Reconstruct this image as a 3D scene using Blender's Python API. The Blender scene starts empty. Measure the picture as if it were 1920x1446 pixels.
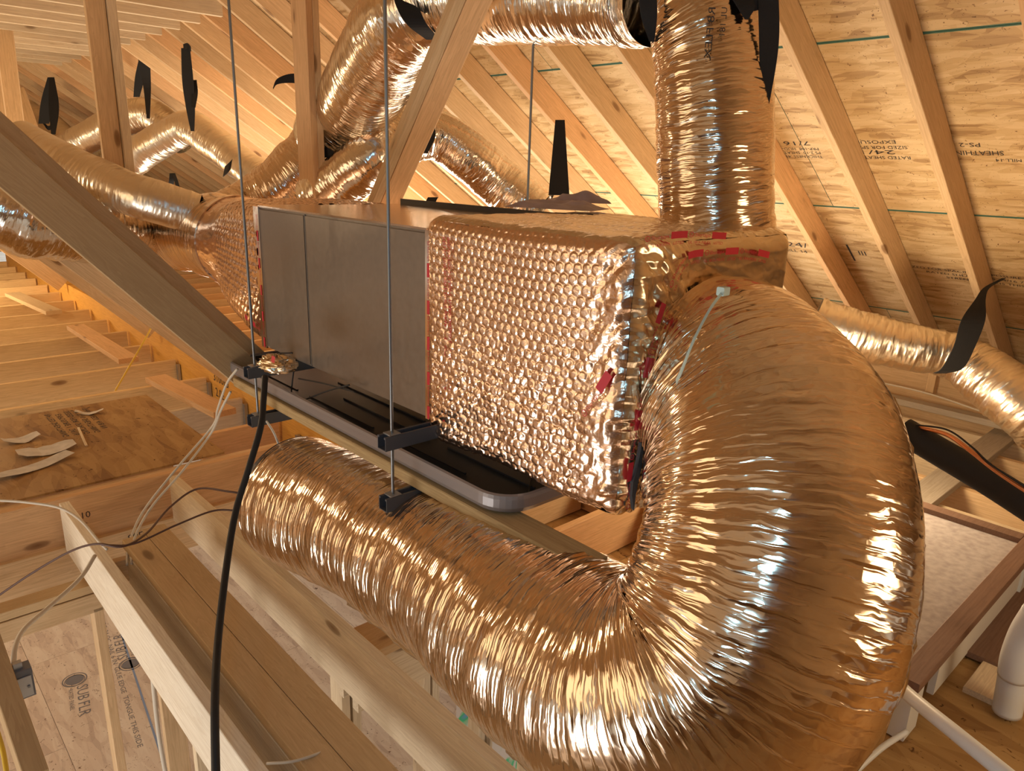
import bpy, math, random
import numpy as np
from mathutils import Matrix, Vector

# ------------------------------------------------------------------ camera, world, lights, exposure
F, CX, CY = 1380.0, 960.0, 723.0
H = 4.30                                   # height of the camera above the subfloor
U_ = np.array([150, 4640, 1380.]); U_ /= np.linalg.norm(U_)
L_ = np.array([-1328, 453, -1380.]); L_ -= U_ * (L_ @ U_); L_ /= np.linalg.norm(L_)
R_ = np.cross(L_, U_)
MC = np.stack([R_, L_, U_])                # world <- camera
def ray(x, y): return MC @ np.array([(x - CX) / F, -(y - CY) / F, -1.0])
def at(x, y, ax, v):
    r = ray(x, y); return r * (v / r[ax])
def dep(x, y, d): return ray(x, y) * d

S = bpy.context.scene
COL = S.collection
cam_d = bpy.data.cameras.new('camera'); cam = bpy.data.objects.new('camera', cam_d); COL.objects.link(cam)
cam_d.sensor_fit = 'HORIZONTAL'; cam_d.sensor_width = 36.0; cam_d.lens = 36.0 * F / 1920.0
cam_d.clip_start = 0.02; cam_d.clip_end = 300
m4 = Matrix.Identity(4)
for i in range(3):
    for j in range(3): m4[i][j] = MC[i, j]
cam.matrix_world = m4; cam.location.z = H
S.camera = cam

S.view_settings.view_transform = 'Standard'; S.view_settings.look = 'None'
S.view_settings.gamma = 1.0; S.view_settings.use_curve_mapping = False
S.view_settings.exposure = 0.0
S.cycles.use_denoising = True
S.cycles.max_bounces = 6; S.cycles.diffuse_bounces = 4; S.cycles.glossy_bounces = 4; S.cycles.transmission_bounces = 2
S.cycles.use_adaptive_sampling = True; S.cycles.adaptive_threshold = 0.03
S.cycles.sample_clamp_indirect = 6.0

W = bpy.data.worlds.new('daylight'); S.world = W; W.use_nodes = True
W.node_tree.nodes['Background'].inputs[0].default_value = (1.0, 0.97, 0.92, 1)
W.node_tree.nodes['Background'].inputs[1].default_value = 1.1

def lamp(name, loc, power, color, radius, kind='POINT', target=None, size=None):
    d = bpy.data.lights.new(name, kind); d.energy = power; d.color = color
    if kind == 'POINT': d.shadow_soft_size = radius
    if kind == 'AREA':
        d.size = size or radius
    o = bpy.data.objects.new(name, d); COL.objects.link(o)
    o.location = (loc[0], loc[1], loc[2] + H)
    if target is not None:
        v = Vector(target) - Vector(loc); o.rotation_euler = v.to_track_quat('-Z', 'Y').to_euler()
    return o
WARM = (1.0, 0.76, 0.47)
UP = lambda x, y: (x, y, 5.0)
SOFT = (1.0, 0.86, 0.66)
lamp('fill_light_eave', (3.7, 3.1, -1.36), 50, SOFT, 0, 'AREA', UP(3.7, 3.1), 1.5)  # added upward fill, stands in for light rising from the storey below
lamp('fill_light_middle', (3.6, 6.3, -1.36), 120, SOFT, 0, 'AREA', UP(3.6, 6.3), 2.4)  # added broad fill in place of daylight from below, whitens duct undersides
lamp('work_lamp_right', (3.15, 1.3, -0.95), 42, WARM, 0.14)
lamp('work_lamp_far', (0.4, 9.2, -0.95), 110, WARM, 0.3)
lamp('fill_light_joists', (-0.7, 6.6, 0.0), 70, WARM, 0.2)  # added fill outside the view, warms the left joists
lamp('work_lamp_left', (-3.3, 3.8, 0.5), 62, WARM, 0, 'AREA', (1.2, 4.0, -1.0), 3.4)
lamp('fill_light_behind', (-2.2, 0.4, 0.7), 7, WARM, 0, 'AREA', (1.2, 1.6, -.6), 3.0)  # added soft fill behind the camera, no actual lamp there
lamp('window_daylight', (-2.6, 2.2, -2.7), 62, (1.0, 0.97, 0.92), 0, 'AREA', (1.5, 2.2, -2.3), 1.8)
lamp('fill_light_near', (1.9, -0.9, -0.55), 32, WARM, 0.4)  # added fill outside the view, brightens the framing at right
lamp('camera_lamp', (-0.15, -0.02, 0.10), 15.0, (0.26, 0.66, 1.0), 0.075)
lamp('extra_glint_light', (-0.42, 0.30, -0.22), 6.0, (0.26, 0.66, 1.0), 0.05)  # second cool light, added to spread the blue glints on the foil

# ------------------------------------------------------------------ numpy noise
def lattice(seed): return np.random.RandomState(seed).rand(256, 256)
_L = {}
def vn(x, y, seed=0):
    if seed not in _L: _L[seed] = lattice(seed)
    T = _L[seed]
    xi = np.floor(x).astype(int); yi = np.floor(y).astype(int)
    fx = x - xi; fy = y - yi; fx = fx * fx * (3 - 2 * fx); fy = fy * fy * (3 - 2 * fy)
    a = T[xi & 255, yi & 255]; b = T[(xi + 1) & 255, yi & 255]; c = T[xi & 255, (yi + 1) & 255]; d = T[(xi + 1) & 255, (yi + 1) & 255]
    return (a * (1 - fx) + b * fx) * (1 - fy) + (c * (1 - fx) + d * fx) * fy
def vl(x, y, seed=0):
    if seed not in _L: _L[seed] = lattice(seed)
    T = _L[seed]; xi = np.floor(x).astype(int); yi = np.floor(y).astype(int); fx = x - xi; fy = y - yi
    a = T[xi & 255, yi & 255]; b = T[(xi + 1) & 255, yi & 255]; c = T[xi & 255, (yi + 1) & 255]; d = T[(xi + 1) & 255, (yi + 1) & 255]
    lo = fx + fy < 1                       # two flat triangles per cell: creased, faceted foil
    return np.where(lo, a + (b - a) * fx + (c - a) * fy, d + (c - d) * (1 - fx) + (b - d) * (1 - fy))
def ridge(x, y, seed=0): return 1 - np.abs(2 * vn(x, y, seed) - 1)

# ------------------------------------------------------------------ object helpers
WL = {}                                     # world origin of every parent (no rotation on parents)
def tag(o, label=None, cat=None, group=None, kind=None):
    if label: o['label'] = label
    if cat: o['category'] = cat
    if group: o['group'] = group
    if kind: o['kind'] = kind
    return o
def empty(name, loc, label=None, cat=None, group=None, kind=None):
    o = bpy.data.objects.new(name, None); COL.objects.link(o); o.empty_display_size = 0.05
    o.location = loc; WL[o.name] = np.array(loc, float)
    return tag(o, label, cat, group, kind)
def put(o, origin, parent):
    if parent is not None:
        o.parent = parent; o.location = np.array(origin) - WL[parent.name]
    else: o.location = origin
    WL[o.name] = np.array(origin, float)
def mesh(name, V, Fc, mat, parent=None, origin=None, smooth=False, uv=None, mats=None, midx=None):
    V = np.asarray(V, float)
    if origin is None: origin = (V.min(0) + V.max(0)) / 2
    origin = np.asarray(origin, float)
    me = bpy.data.meshes.new(name)
    if isinstance(Fc, np.ndarray) and Fc.ndim == 2:
        n, k = Fc.shape
        me.vertices.add(len(V)); me.vertices.foreach_set('co', (V - origin).astype(np.float32).ravel())
        me.loops.add(n * k); me.loops.foreach_set('vertex_index', Fc.astype(np.int32).ravel())
        me.polygons.add(n); me.polygons.foreach_set('loop_start', np.arange(0, n * k, k, dtype=np.int32))
        me.polygons.foreach_set('loop_total', np.full(n, k, dtype=np.int32))
        me.update(calc_edges=True)
    else:
        me.from_pydata([tuple(v) for v in (V - origin)], [], [tuple(f) for f in Fc])
    if uv is not None:
        l = me.uv_layers.new(name='UVMap'); vi = np.empty(len(me.loops), np.int32)
        me.loops.foreach_get('vertex_index', vi); l.data.foreach_set('uv', np.asarray(uv, np.float32)[vi].ravel())
    if smooth: me.polygons.foreach_set('use_smooth', np.ones(len(me.polygons), bool))
    for m in (mats or [mat]): me.materials.append(m)
    if midx is not None: me.polygons.foreach_set('material_index', np.asarray(midx, np.int32))
    o = bpy.data.objects.new(name, me); COL.objects.link(o); put(o, origin, parent)
    return o
def grid_faces(n, m, wrap=False, base=0):
    i, j = np.meshgrid(np.arange(n - 1), np.arange(m if wrap else m - 1), indexing='ij')
    a = i * m + j; b = i * m + (j + 1) % m
    return (np.stack([a, b, b + m, a + m], -1).reshape(-1, 4) + base)
CH = [(-1, -1), (1, -1), (1, 1), (-1, 1)]
def boxmesh(lx, ly, lz, c=0.002):
    """box along x with chamfered long edges"""
    hx, hy, hz = lx / 2, ly / 2, lz / 2
    c = min(c, hy * .4, hz * .4)
    prof = [(-hy + c, -hz), (hy - c, -hz), (hy, -hz + c), (hy, hz - c), (hy - c, hz), (-hy + c, hz), (-hy, hz - c), (-hy, -hz + c)]
    V = [(-hx, y, z) for y, z in prof] + [(hx, y, z) for y, z in prof]
    Fc = [(i, (i + 1) % 8, 8 + (i + 1) % 8, 8 + i) for i in range(8)] + [tuple(range(7, -1, -1)), tuple(range(8, 16))]
    return V, Fc
_bm = {}
def stick(name, p, q, w, h, mat, parent=None, up=(0, 0, 1), c=0.002):
    """rectangular timber from p to q (centre line); w sideways, h along up; mesh data shared between equal sizes"""
    p = np.array(p, float); q = np.array(q, float); d = q - p; l = np.linalg.norm(d); d /= l
    up = np.array(up, float); y = np.cross(up, d); y /= np.linalg.norm(y); z = np.cross(d, y)
    key = (round(l, 3), round(w, 4), round(h, 4), mat.name, c)
    if key not in _bm:
        V, Fc = boxmesh(l, w, h, c); me = bpy.data.meshes.new(name); me.from_pydata(V, [], Fc); me.materials.append(mat); _bm[key] = me
    o = bpy.data.objects.new(name, _bm[key]); COL.objects.link(o)
    m = Matrix.Identity(4)
    for i in range(3): m[i][0] = d[i]; m[i][1] = y[i]; m[i][2] = z[i]
    o.rotation_euler = m.to_euler(); put(o, (p + q) / 2, parent)
    return o
def tsubdiv(P, n=12):
    P = np.array(P, float); P = np.vstack([2 * P[0] - P[1], P, 2 * P[-1] - P[-2]]); o = []
    for i in range(1, len(P) - 2):
        a, b, c, d = P[i - 1:i + 3]
        for t in np.linspace(0, 1, n, endpoint=False):
            o.append(.5 * ((2 * b) + (c - a) * t + (2 * a - 5 * b + 4 * c - d) * t * t + (3 * b - a - 3 * c + d) * t ** 3))
    o.append(P[-2]); return np.array(o)
def resample(Q, ds):
    L = np.r_[0, np.cumsum(np.linalg.norm(np.diff(Q[:, :3], axis=0), axis=1))]
    n = max(3, int(L[-1] / ds)); s = np.linspace(0, L[-1], n)
    return np.stack([np.interp(s, L, Q[:, k]) for k in range(Q.shape[1])], 1), s
def frames(C, ref=(0, 0, 1)):
    T = np.gradient(C, axis=0); T /= np.linalg.norm(T, axis=1)[:, None]
    n = np.cross(T[0], np.cross(np.array(ref, float), T[0])); 
    if np.linalg.norm(n) < 1e-3: n = np.cross(T[0], [1, 0, 0.1])
    n /= np.linalg.norm(n); N = [n]
    for t in T[1:]:
        n = n - t * (n @ t); n /= np.linalg.norm(n); N.append(n)
    N = np.array(N); return T, N, np.cross(T, N)
def tube(name, pts, rad, mat, parent=None, ds=.006, nth=160, amp=.006, lam=.03, seed=1, fold=1.5, skew=.0, caps=False, big=.0, label=None, smooth_out=.25, micro=1.0, stretch=7.):
    r = np.broadcast_to(np.array(rad, float), (len(pts),))
    Q, s = resample(tsubdiv([list(p) + [a] for p, a in zip(pts, r)]), ds)
    C = Q[:, :3]; rr = Q[:, 3]; T, N, B = frames(C)
    K = np.gradient(T, axis=0) / np.gradient(s)[:, None]
    kk = np.ones(9) / 9; K = np.stack([np.convolve(K[:, i], kk, 'same') for i in range(3)], 1)
    th = np.linspace(0, 2 * np.pi, nth, endpoint=False)
    D = N[:, None, :] * np.cos(th)[None, :, None] + B[:, None, :] * np.sin(th)[None, :, None]
    comp = np.clip((K[:, None, :] * D).sum(-1) * rr[:, None], -1.2, 1.3)
    sg = s[:, None] + 0 * th; tg = th[None, :] + 0 * sg
    # periodic noise coordinates around the tube: blend two charts
    def pn(fs, ft, sd, rd=True):
        f = vl if rd == 'l' else ridge if rd else vn
        w = .5 - .5 * np.cos(tg)
        a = f(sg * fs + skew * np.sin(tg) * fs, tg * ft, sd)
        b = f(sg * fs + skew * np.sin(tg) * fs, ((tg + np.pi) % (2 * np.pi)) * ft + 40, sd)
        return a * w + b * (1 - w)
    rm = rr.mean()
    warp = .35 * lam * (pn(1 / (lam * 3), rm / (lam * 3), seed + 7, False) - .5)
    sg = sg + warp
    patch = sm(pn(.33 / lam, rm / (lam * 9), seed + 9, False), .30, .62)
    d = .50 * pn(1 / lam, rm / (lam * stretch), seed, 'l') + patch * (.42 * pn(2.1 / lam, 2.2 * rm / (lam * stretch), seed + 1, 'l') + .20 * micro * pn(5. / lam, 5 * rm / (lam * stretch), seed + 2, 'l')) + .30 * pn(.55 / lam, .8 * rm / (lam * stretch), seed + 3) ** 2
    A = amp * (smooth_out + (1 - smooth_out) * np.clip(.55 + comp * 1.1, 0, 1) + fold * np.clip(comp, 0, 1.2))
    off = A * (d - .55)
    if big: off = off + big * (pn(1 / .16, rm / .2, seed + 5, False) - .5)
    R = rr[:, None] * np.where(comp > .85, np.clip(.85 / np.maximum(comp, .85), .6, 1), 1) + off
    V = C[:, None, :] + D * R[:, :, None]
    n = len(s); V2 = V.reshape(-1, 3); Fc = grid_faces(n, nth, True)
    uv = np.stack([np.repeat(s, nth), np.tile(np.minimum(th, 2 * np.pi - th) * rm, n)], 1)
    o = mesh(name, V2, Fc, mat, parent, smooth=True, uv=uv)
    return o, (C, T, N, B, rr, s)
def pipe(name, pts, r, mat, parent=None, nth=10, ds=.01, sub=8, caps=True):
    Q, s = resample(tsubdiv(pts, sub), ds); T, N, B = frames(Q)
    th = np.linspace(0, 2 * np.pi, nth, endpoint=False)
    V = (Q[:, None, :] + r * (N[:, None, :] * np.cos(th)[None, :, None] + B[:, None, :] * np.sin(th)[None, :, None])).reshape(-1, 3)
    Fc = [tuple(f) for f in grid_faces(len(s), nth, True)]
    Fc += [tuple(range(nth - 1, -1, -1)), tuple(range(len(V) - nth, len(V)))]
    return mesh(name, V, Fc, mat, parent, smooth=True)
def ribbon(name, pts, wd, w, mat, parent=None, t=.0015, n=6):
    """flat band along pts; wd a width direction or one per point; w width(s)"""
    P = np.array(pts, float); wd = np.array(wd, float)
    if wd.ndim == 1: wd = np.tile(wd, (len(P), 1))
    w = np.broadcast_to(np.array(w, float), (len(P),))
    Q = tsubdiv(np.hstack([P, wd, w[:, None]]), n); C = Q[:, :3]; D = Q[:, 3:6]; D /= np.linalg.norm(D, axis=1)[:, None]; ww = Q[:, 6]
    T = np.gradient(C, axis=0); T /= np.linalg.norm(T, axis=1)[:, None]; Nn = np.cross(T, D); Nn /= np.linalg.norm(Nn, axis=1)[:, None]
    ring = [C + D * ww[:, None] / 2 + Nn * t / 2, C - D * ww[:, None] / 2 + Nn * t / 2, C - D * ww[:, None] / 2 - Nn * t / 2, C + D * ww[:, None] / 2 - Nn * t / 2]
    V = np.stack(ring, 1).reshape(-1, 3); Fc = [tuple(f) for f in grid_faces(len(C), 4, True)]
    Fc += [(3, 2, 1, 0), tuple(range(len(V) - 4, len(V)))]
    return mesh(name, V, Fc, mat, parent)
def obox(name, c, sx, sy, sz, mat, parent=None, ax=None, cc=.002):
    """box centred on c; ax optional 3x3 rows"""
    V, Fc = boxmesh(sx, sy, sz, cc); V = np.array(V)
    if ax is not None: V = V @ np.array(ax)
    return mesh(name, V + np.array(c), Fc, mat, parent)
_tc = {}
def text_geo(s, size=1.0):
    if s not in _tc:
        c = bpy.data.curves.new('t', 'FONT'); c.body = s; c.size = 1.0; c.resolution_u = 2
        o = bpy.data.objects.new('t', c); COL.objects.link(o); bpy.context.view_layer.update()
        me = o.evaluated_get(bpy.context.evaluated_depsgraph_get()).to_mesh()
        V = np.array([v.co[:] for v in me.vertices]).reshape(-1, 3); Fc = [tuple(p.vertices) for p in me.polygons]
        bpy.data.objects.remove(o); _tc[s] = (V[:, :2], Fc)
    V, Fc = _tc[s]; return V * size, Fc
def sm(x, a, b): t = np.clip((x - a) / (b - a), 0, 1); return t * t * (3 - 2 * t)
class Art:
    """flat print collected in 2D (u, v) and then laid on a surface"""
    def __init__(s): s.V = []; s.F = []
    def add(s, V, Fc):
        b = len(s.V); s.V += [tuple(v) for v in V]; s.F += [tuple(i + b for i in f) for f in Fc]
    def text(s, t, u, v, size, sx=1.0, mirror=False):
        V, Fc = text_geo(t, size); V = V.copy(); V[:, 0] *= sx; wdt = V[:, 0].max() if len(V) else 0
        if mirror: V[:, 0] = wdt - V[:, 0]
        s.add(V + [u, v], Fc); return wdt
    def rect(s, u0, v0, u1, v1, n=1):
        for i in range(n):
            a = u0 + (u1 - u0) * i / n; b = u0 + (u1 - u0) * (i + 1) / n
            s.add([(a, v0), (b, v0), (b, v1), (a, v1)], [(0, 1, 2, 3)])
    def ring(s, u, v, r0, r1, n=20):
        V = [(u + r * math.cos(a), v + r * math.sin(a)) for r in (r0, r1) for a in [2 * math.pi * i / n for i in range(n)]]
        s.add(V, [(i, (i + 1) % n, n + (i + 1) % n, n + i) for i in range(n)])
    def lay(s, name, fn, mat, parent):
        P = np.array([fn(u, v) for u, v in s.V]); return mesh(name, P, s.F, mat, parent)

# ------------------------------------------------------------------ materials
def newmat(name):
    m = bpy.data.materials.new(name); m.use_nodes = True; nt = m.node_tree
    return m, nt, nt.nodes['Principled BSDF']
def N_(nt, t, **kw):
    n = nt.nodes.new(t)
    for k, v in kw.items():
        if k.startswith('i_'): n.inputs[k[2:].replace('_', ' ')].default_value = v
        else: setattr(n, k, v)
    return n
def plain(name, col, rough=.5, metal=0., emit=None):
    m, nt, b = newmat(name); b.inputs['Base Color'].default_value = (*col, 1); b.inputs['Roughness'].default_value = rough; b.inputs['Metallic'].default_value = metal
    return m
def ramp(nt, stops, inp):
    r = nt.nodes.new('ShaderNodeValToRGB'); e = r.color_ramp.elements
    while len(e) < len(stops): e.new(.5)
    for x, (p, c) in zip(e, stops): x.position = p; x.color = (*c, 1)
    nt.links.new(inp, r.inputs[0]); return r.outputs[0]
def mul(c, k): return tuple(min(1, x * k) for x in c)
def wood(name, base, dark, knots=1.0, rough=.62, grain=1.0, var=.14):
    m, nt, b = newmat(name); L = nt.links.new
    tc = N_(nt, 'ShaderNodeTexCoord'); oi = N_(nt, 'ShaderNodeObjectInfo')
    off = N_(nt, 'ShaderNodeVectorMath', operation='SCALE'); off.inputs['Scale'].default_value = 37.0
    cb = N_(nt, 'ShaderNodeCombineXYZ'); L(oi.outputs['Random'], cb.inputs[0]); L(oi.outputs['Random'], cb.inputs[1]); L(oi.outputs['Random'], cb.inputs[2])
    L(cb.outputs[0], off.inputs[0])
    ad = N_(nt, 'ShaderNodeVectorMath', operation='ADD'); L(tc.outputs['Object'], ad.inputs[0]); L(off.outputs[0], ad.inputs[1])
    mp = N_(nt, 'ShaderNodeMapping'); mp.inputs['Scale'].default_value = (1.0, 11, 11); L(ad.outputs[0], mp.inputs[0])
    n1 = N_(nt, 'ShaderNodeTexNoise'); n1.inputs['Scale'].default_value = 2.2; n1.inputs['Detail'].default_value = 5; n1.inputs['Distortion'].default_value = .6; L(mp.outputs[0], n1.inputs[0])
    mp2 = N_(nt, 'ShaderNodeMapping'); mp2.inputs['Scale'].default_value = (2.0, 60, 60); L(ad.outputs[0], mp2.inputs[0])
    n2 = N_(nt, 'ShaderNodeTexNoise'); n2.inputs['Scale'].default_value = 3; n2.inputs['Detail'].default_value = 3; L(mp2.outputs[0], n2.inputs[0])
    ringn = N_(nt, 'ShaderNodeMath', operation='MULTIPLY'); ringn.inputs[1].default_value = 9.0; L(n1.outputs[0], ringn.inputs[0])
    rf = N_(nt, 'ShaderNodeMath', operation='FRACT'); L(ringn.outputs[0], rf.inputs[0])
    g1 = ramp(nt, [(0, (0, 0, 0)), (.75, (.75,) * 3), (.95, (1, 1, 1)), (1, (0, 0, 0))], rf.outputs[0])
    mid = tuple((a + c) / 2 for a, c in zip(base, dark))
    c1 = N_(nt, 'ShaderNodeMix', data_type='RGBA'); L(g1, c1.inputs[0]); c1.inputs[6].default_value = (*base, 1); c1.inputs[7].default_value = (*[b_ * .80 + d_ * .2 for b_, d_ in zip(base, dark)], 1)
    c2 = N_(nt, 'ShaderNodeMix', data_type='RGBA', blend_type='MULTIPLY'); c2.inputs[0].default_value = .5 * grain
    L(c1.outputs[2], c2.inputs[6]); L(ramp(nt, [(.3, (.68, .62, .55)), (.6, (1, 1, 1))], n2.outputs[0]), c2.inputs[7])
    # knots
    mp3 = N_(nt, 'ShaderNodeMapping'); mp3.inputs['Scale'].default_value = (2.2, 6.5, 6.5); L(ad.outputs[0], mp3.inputs[0])
    vo = N_(nt, 'ShaderNodeTexVoronoi'); vo.inputs['Scale'].default_value = 1.0; L(mp3.outputs[0], vo.inputs[0])
    kn = ramp(nt, [(.0, (1, 1, 1)), (.09, (.75,) * 3), (.13, (.12,) * 3), (.26, (0, 0, 0))], vo.outputs['Distance'])
    km = N_(nt, 'ShaderNodeMath', operation='MULTIPLY'); km.inputs[1].default_value = knots; L(kn, km.inputs[0])
    c3 = N_(nt, 'ShaderNodeMix', data_type='RGBA'); L(km.outputs[0], c3.inputs[0]); L(c2.outputs[2], c3.inputs[6]); c3.inputs[7].default_value = (*mul(dark, .55), 1)
    hv = N_(nt, 'ShaderNodeHueSaturation'); mr = N_(nt, 'ShaderNodeMapRange'); L(oi.outputs['Random'], mr.inputs[0]); mr.inputs[3].default_value = 1 - var; mr.inputs[4].default_value = 1 + var * .6
    L(mr.outputs[0], hv.inputs['Value']); L(c3.outputs[2], hv.inputs['Color']); L(hv.outputs[0], b.inputs['Base Color'])
    b.inputs['Roughness'].default_value = rough; b.inputs['Specular IOR Level'].default_value = .25
    bp = N_(nt, 'ShaderNodeBump'); bp.inputs['Strength'].default_value = .15; bp.inputs['Distance'].default_value = .002; L(n2.outputs[0], bp.inputs['Height']); L(bp.outputs[0], b.inputs['Normal'])
    return m
def osb(name, c0, c1, c2, scale=1.0, spec=1.0):
    m, nt, b = newmat(name); L = nt.links.new
    tc = N_(nt, 'ShaderNodeTexCoord'); oi = N_(nt, 'ShaderNodeObjectInfo')
    cb = N_(nt, 'ShaderNodeCombineXYZ'); mm = N_(nt, 'ShaderNodeMath', operation='MULTIPLY'); mm.inputs[1].default_value = 51.; L(oi.outputs['Random'], mm.inputs[0]); L(mm.outputs[0], cb.inputs[0]); L(mm.outputs[0], cb.inputs[1])
    ad = N_(nt, 'ShaderNodeVectorMath', operation='ADD'); L(tc.outputs['Object'], ad.inputs[0]); L(cb.outputs[0], ad.inputs[1])
    outs = []
    for k, (ang, sc) in enumerate([(.25, (42, 9, 20)), (1.35, (40, 11, 20)), (-.5, (60, 9, 24)), (2.2, (52, 12, 24))]):
        mp = N_(nt, 'ShaderNodeMapping'); mp.inputs['Rotation'].default_value = (0, 0, ang); mp.inputs['Scale'].default_value = tuple(x * scale for x in sc); mp.inputs['Location'].default_value = (k * 3.1, k * 1.7, 0)
        nz = N_(nt, 'ShaderNodeTexNoise'); nz.inputs['Scale'].default_value = 4.; nz.inputs['Detail'].default_value = 1.
        va = N_(nt, 'ShaderNodeVectorMath', operation='MULTIPLY_ADD'); L(ad.outputs[0], nz.inputs[0]); L(nz.outputs['Color'], va.inputs[0]); va.inputs[1].default_value = (.05, .05, .02); L(ad.outputs[0], va.inputs[2])
        L(va.outputs[0], mp.inputs[0])
        vo = N_(nt, 'ShaderNodeTexVoronoi'); vo.inputs['Scale'].default_value = .33; L(mp.outputs[0], vo.inputs[0])
        sp = N_(nt, 'ShaderNodeSeparateColor'); L(vo.outputs['Color'], sp.inputs[0]); outs.append(sp.outputs[0])
    a = N_(nt, 'ShaderNodeMath', operation='ADD'); L(outs[0], a.inputs[0]); L(outs[1], a.inputs[1])
    a2 = N_(nt, 'ShaderNodeMath', operation='ADD'); L(outs[2], a2.inputs[0]); L(outs[3], a2.inputs[1])
    a3 = N_(nt, 'ShaderNodeMath', operation='ADD'); L(a.outputs[0], a3.inputs[0]); L(a2.outputs[0], a3.inputs[1])
    a4 = N_(nt, 'ShaderNodeMath', operation='MULTIPLY'); a4.inputs[1].default_value = .25; L(a3.outputs[0], a4.inputs[0])
    col = ramp(nt, [(.18, c0), (.42, c1), (.75, c2)], a4.outputs[0])
    ns = N_(nt, 'ShaderNodeTexNoise'); ns.inputs['Scale'].default_value = 34 * scale; ns.inputs['Detail'].default_value = 2; ns.inputs['Distortion'].default_value = 1.5; L(ad.outputs[0], ns.inputs[0])
    sp_ = ramp(nt, [(.27, (.28, .19, .12)), (.34, (1, 1, 1))], ns.outputs[0])
    mx = N_(nt, 'ShaderNodeMix', data_type='RGBA', blend_type='MULTIPLY'); mx.inputs[0].default_value = spec; L(col, mx.inputs[6]); L(sp_, mx.inputs[7])
    L(mx.outputs[2], b.inputs['Base Color']); b.inputs['Roughness'].default_value = .6; b.inputs['Specular IOR Level'].default_value = .3
    bp = N_(nt, 'ShaderNodeBump'); bp.inputs['Strength'].default_value = .25; bp.inputs['Distance'].default_value = .002; L(a4.outputs[0], bp.inputs['Height']); L(bp.outputs[0], b.inputs['Normal'])
    return m
def foil(name, col=(.80, .72, .64), rough=.2, su=55., sv=10., bump=.5, dist=.004, fine=.35, coords='UV'):
    """metalised jacket: stretched crease cells in the bump, creases running along v"""
    m, nt, b = newmat(name); L = nt.links.new
    tc = N_(nt, 'ShaderNodeTexCoord'); src = tc.outputs[coords]
    nz = N_(nt, 'ShaderNodeTexNoise'); nz.inputs['Scale'].default_value = 14.; nz.inputs['Detail'].default_value = 2.; L(src, nz.inputs[0])
    va = N_(nt, 'ShaderNodeVectorMath', operation='MULTIPLY_ADD'); L(nz.outputs['Color'], va.inputs[0]); va.inputs[1].default_value = (.02, .05, .05); L(src, va.inputs[2])
    hs = []
    for k, (a_, b_, r_) in enumerate([(su, sv, .12), (su * 2.2, sv * 2.4, -.2), (su * .5, sv * 2.5, .5)]):
        mp = N_(nt, 'ShaderNodeMapping'); mp.inputs['Rotation'].default_value = (0, 0, r_); mp.inputs['Scale'].default_value = (a_, b_, a_ if coords != 'UV' else 1); L(va.outputs[0], mp.inputs[0])
        vo = N_(nt, 'ShaderNodeTexVoronoi'); vo.inputs['Scale'].default_value = 1.; L(mp.outputs[0], vo.inputs[0]); hs.append(vo.outputs['Distance'])
    a = N_(nt, 'ShaderNodeMath', operation='MULTIPLY_ADD'); L(hs[1], a.inputs[0]); a.inputs[1].default_value = fine; L(hs[0], a.inputs[2])
    a2 = N_(nt, 'ShaderNodeMath', operation='MULTIPLY_ADD'); L(hs[2], a2.inputs[0]); a2.inputs[1].default_value = .5; L(a.outputs[0], a2.inputs[2])
    bp = N_(nt, 'ShaderNodeBump'); bp.inputs['Strength'].default_value = bump; bp.inputs['Distance'].default_value = dist; L(a2.outputs[0], bp.inputs['Height']); L(bp.outputs[0], b.inputs['Normal'])
    b.inputs['Base Color'].default_value = (*col, 1); b.inputs['Metallic'].default_value = 1.0; b.inputs['Roughness'].default_value = rough
    return m
def cloth(name, col, rough=.9, scale=60, c2=None):
    m, nt, b = newmat(name); L = nt.links.new
    tc = N_(nt, 'ShaderNodeTexCoord'); n = N_(nt, 'ShaderNodeTexNoise'); n.inputs['Scale'].default_value = scale; n.inputs['Detail'].default_value = 5; L(tc.outputs['Object'], n.inputs[0])
    L(ramp(nt, [(.3, c2 or mul(col, .75)), (.7, col)], n.outputs[0]), b.inputs['Base Color']); b.inputs['Roughness'].default_value = rough
    bp = N_(nt, 'ShaderNodeBump'); bp.inputs['Strength'].default_value = .3; bp.inputs['Distance'].default_value = .002; L(n.outputs[0], bp.inputs['Height']); L(bp.outputs[0], b.inputs['Normal'])
    return m

PINE_GOLD = wood('golden_pine', (.82, .57, .28), (.45, .22, .08), var=.10)
PINE_DAYLIT = wood('daylit_pine', (.86, .78, .64), (.45, .30, .18))  # pine whitened so the joist side looks lit by daylight
PINE = wood('pine', (.77, .55, .32), (.40, .20, .08))
PINE_PALE = wood('pine_pale', (.80, .66, .46), (.42, .26, .13))
FIR = wood('fir_reddish', (.80, .50, .26), (.40, .19, .08))
BROWN = wood('aged_fir', (.60, .42, .23), (.26, .14, .05), knots=.9, grain=.5)
TREATED = wood('treated_pine', (.50, .36, .18), (.22, .12, .05), knots=.0, grain=1.2)
LVL = wood('laminated_veneer', (.78, .40, .08), (.38, .14, .02), knots=.35)
OSB_ROOF = osb('osb_roof', (.36, .22, .10), (.57, .395, .20), (.70, .53, .31), 1.9)
OSB_DECK = osb('osb_deck', (.24, .12, .04), (.36, .20, .07), (.46, .28, .11))
OSB_SUB = osb('osb_subfloor', (.55, .42, .32), (.70, .56, .43), (.80, .68, .54))
GREEN_EDGE = plain('green_edge_paint', (.06, .16, .12), .8)
INK = plain('black_ink', (.035, .03, .03), .8)
INK2 = plain('faded_ink', (.20, .19, .20), .8)
BLUE = plain('blue_chalk', (.25, .33, .50), .9)
RED = plain('red_print', (.62, .03, .05), .35)
FOIL = foil('foil_jacket', (.79, .63, .48), .13, 52, 6, .75, .005, .5)
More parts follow.
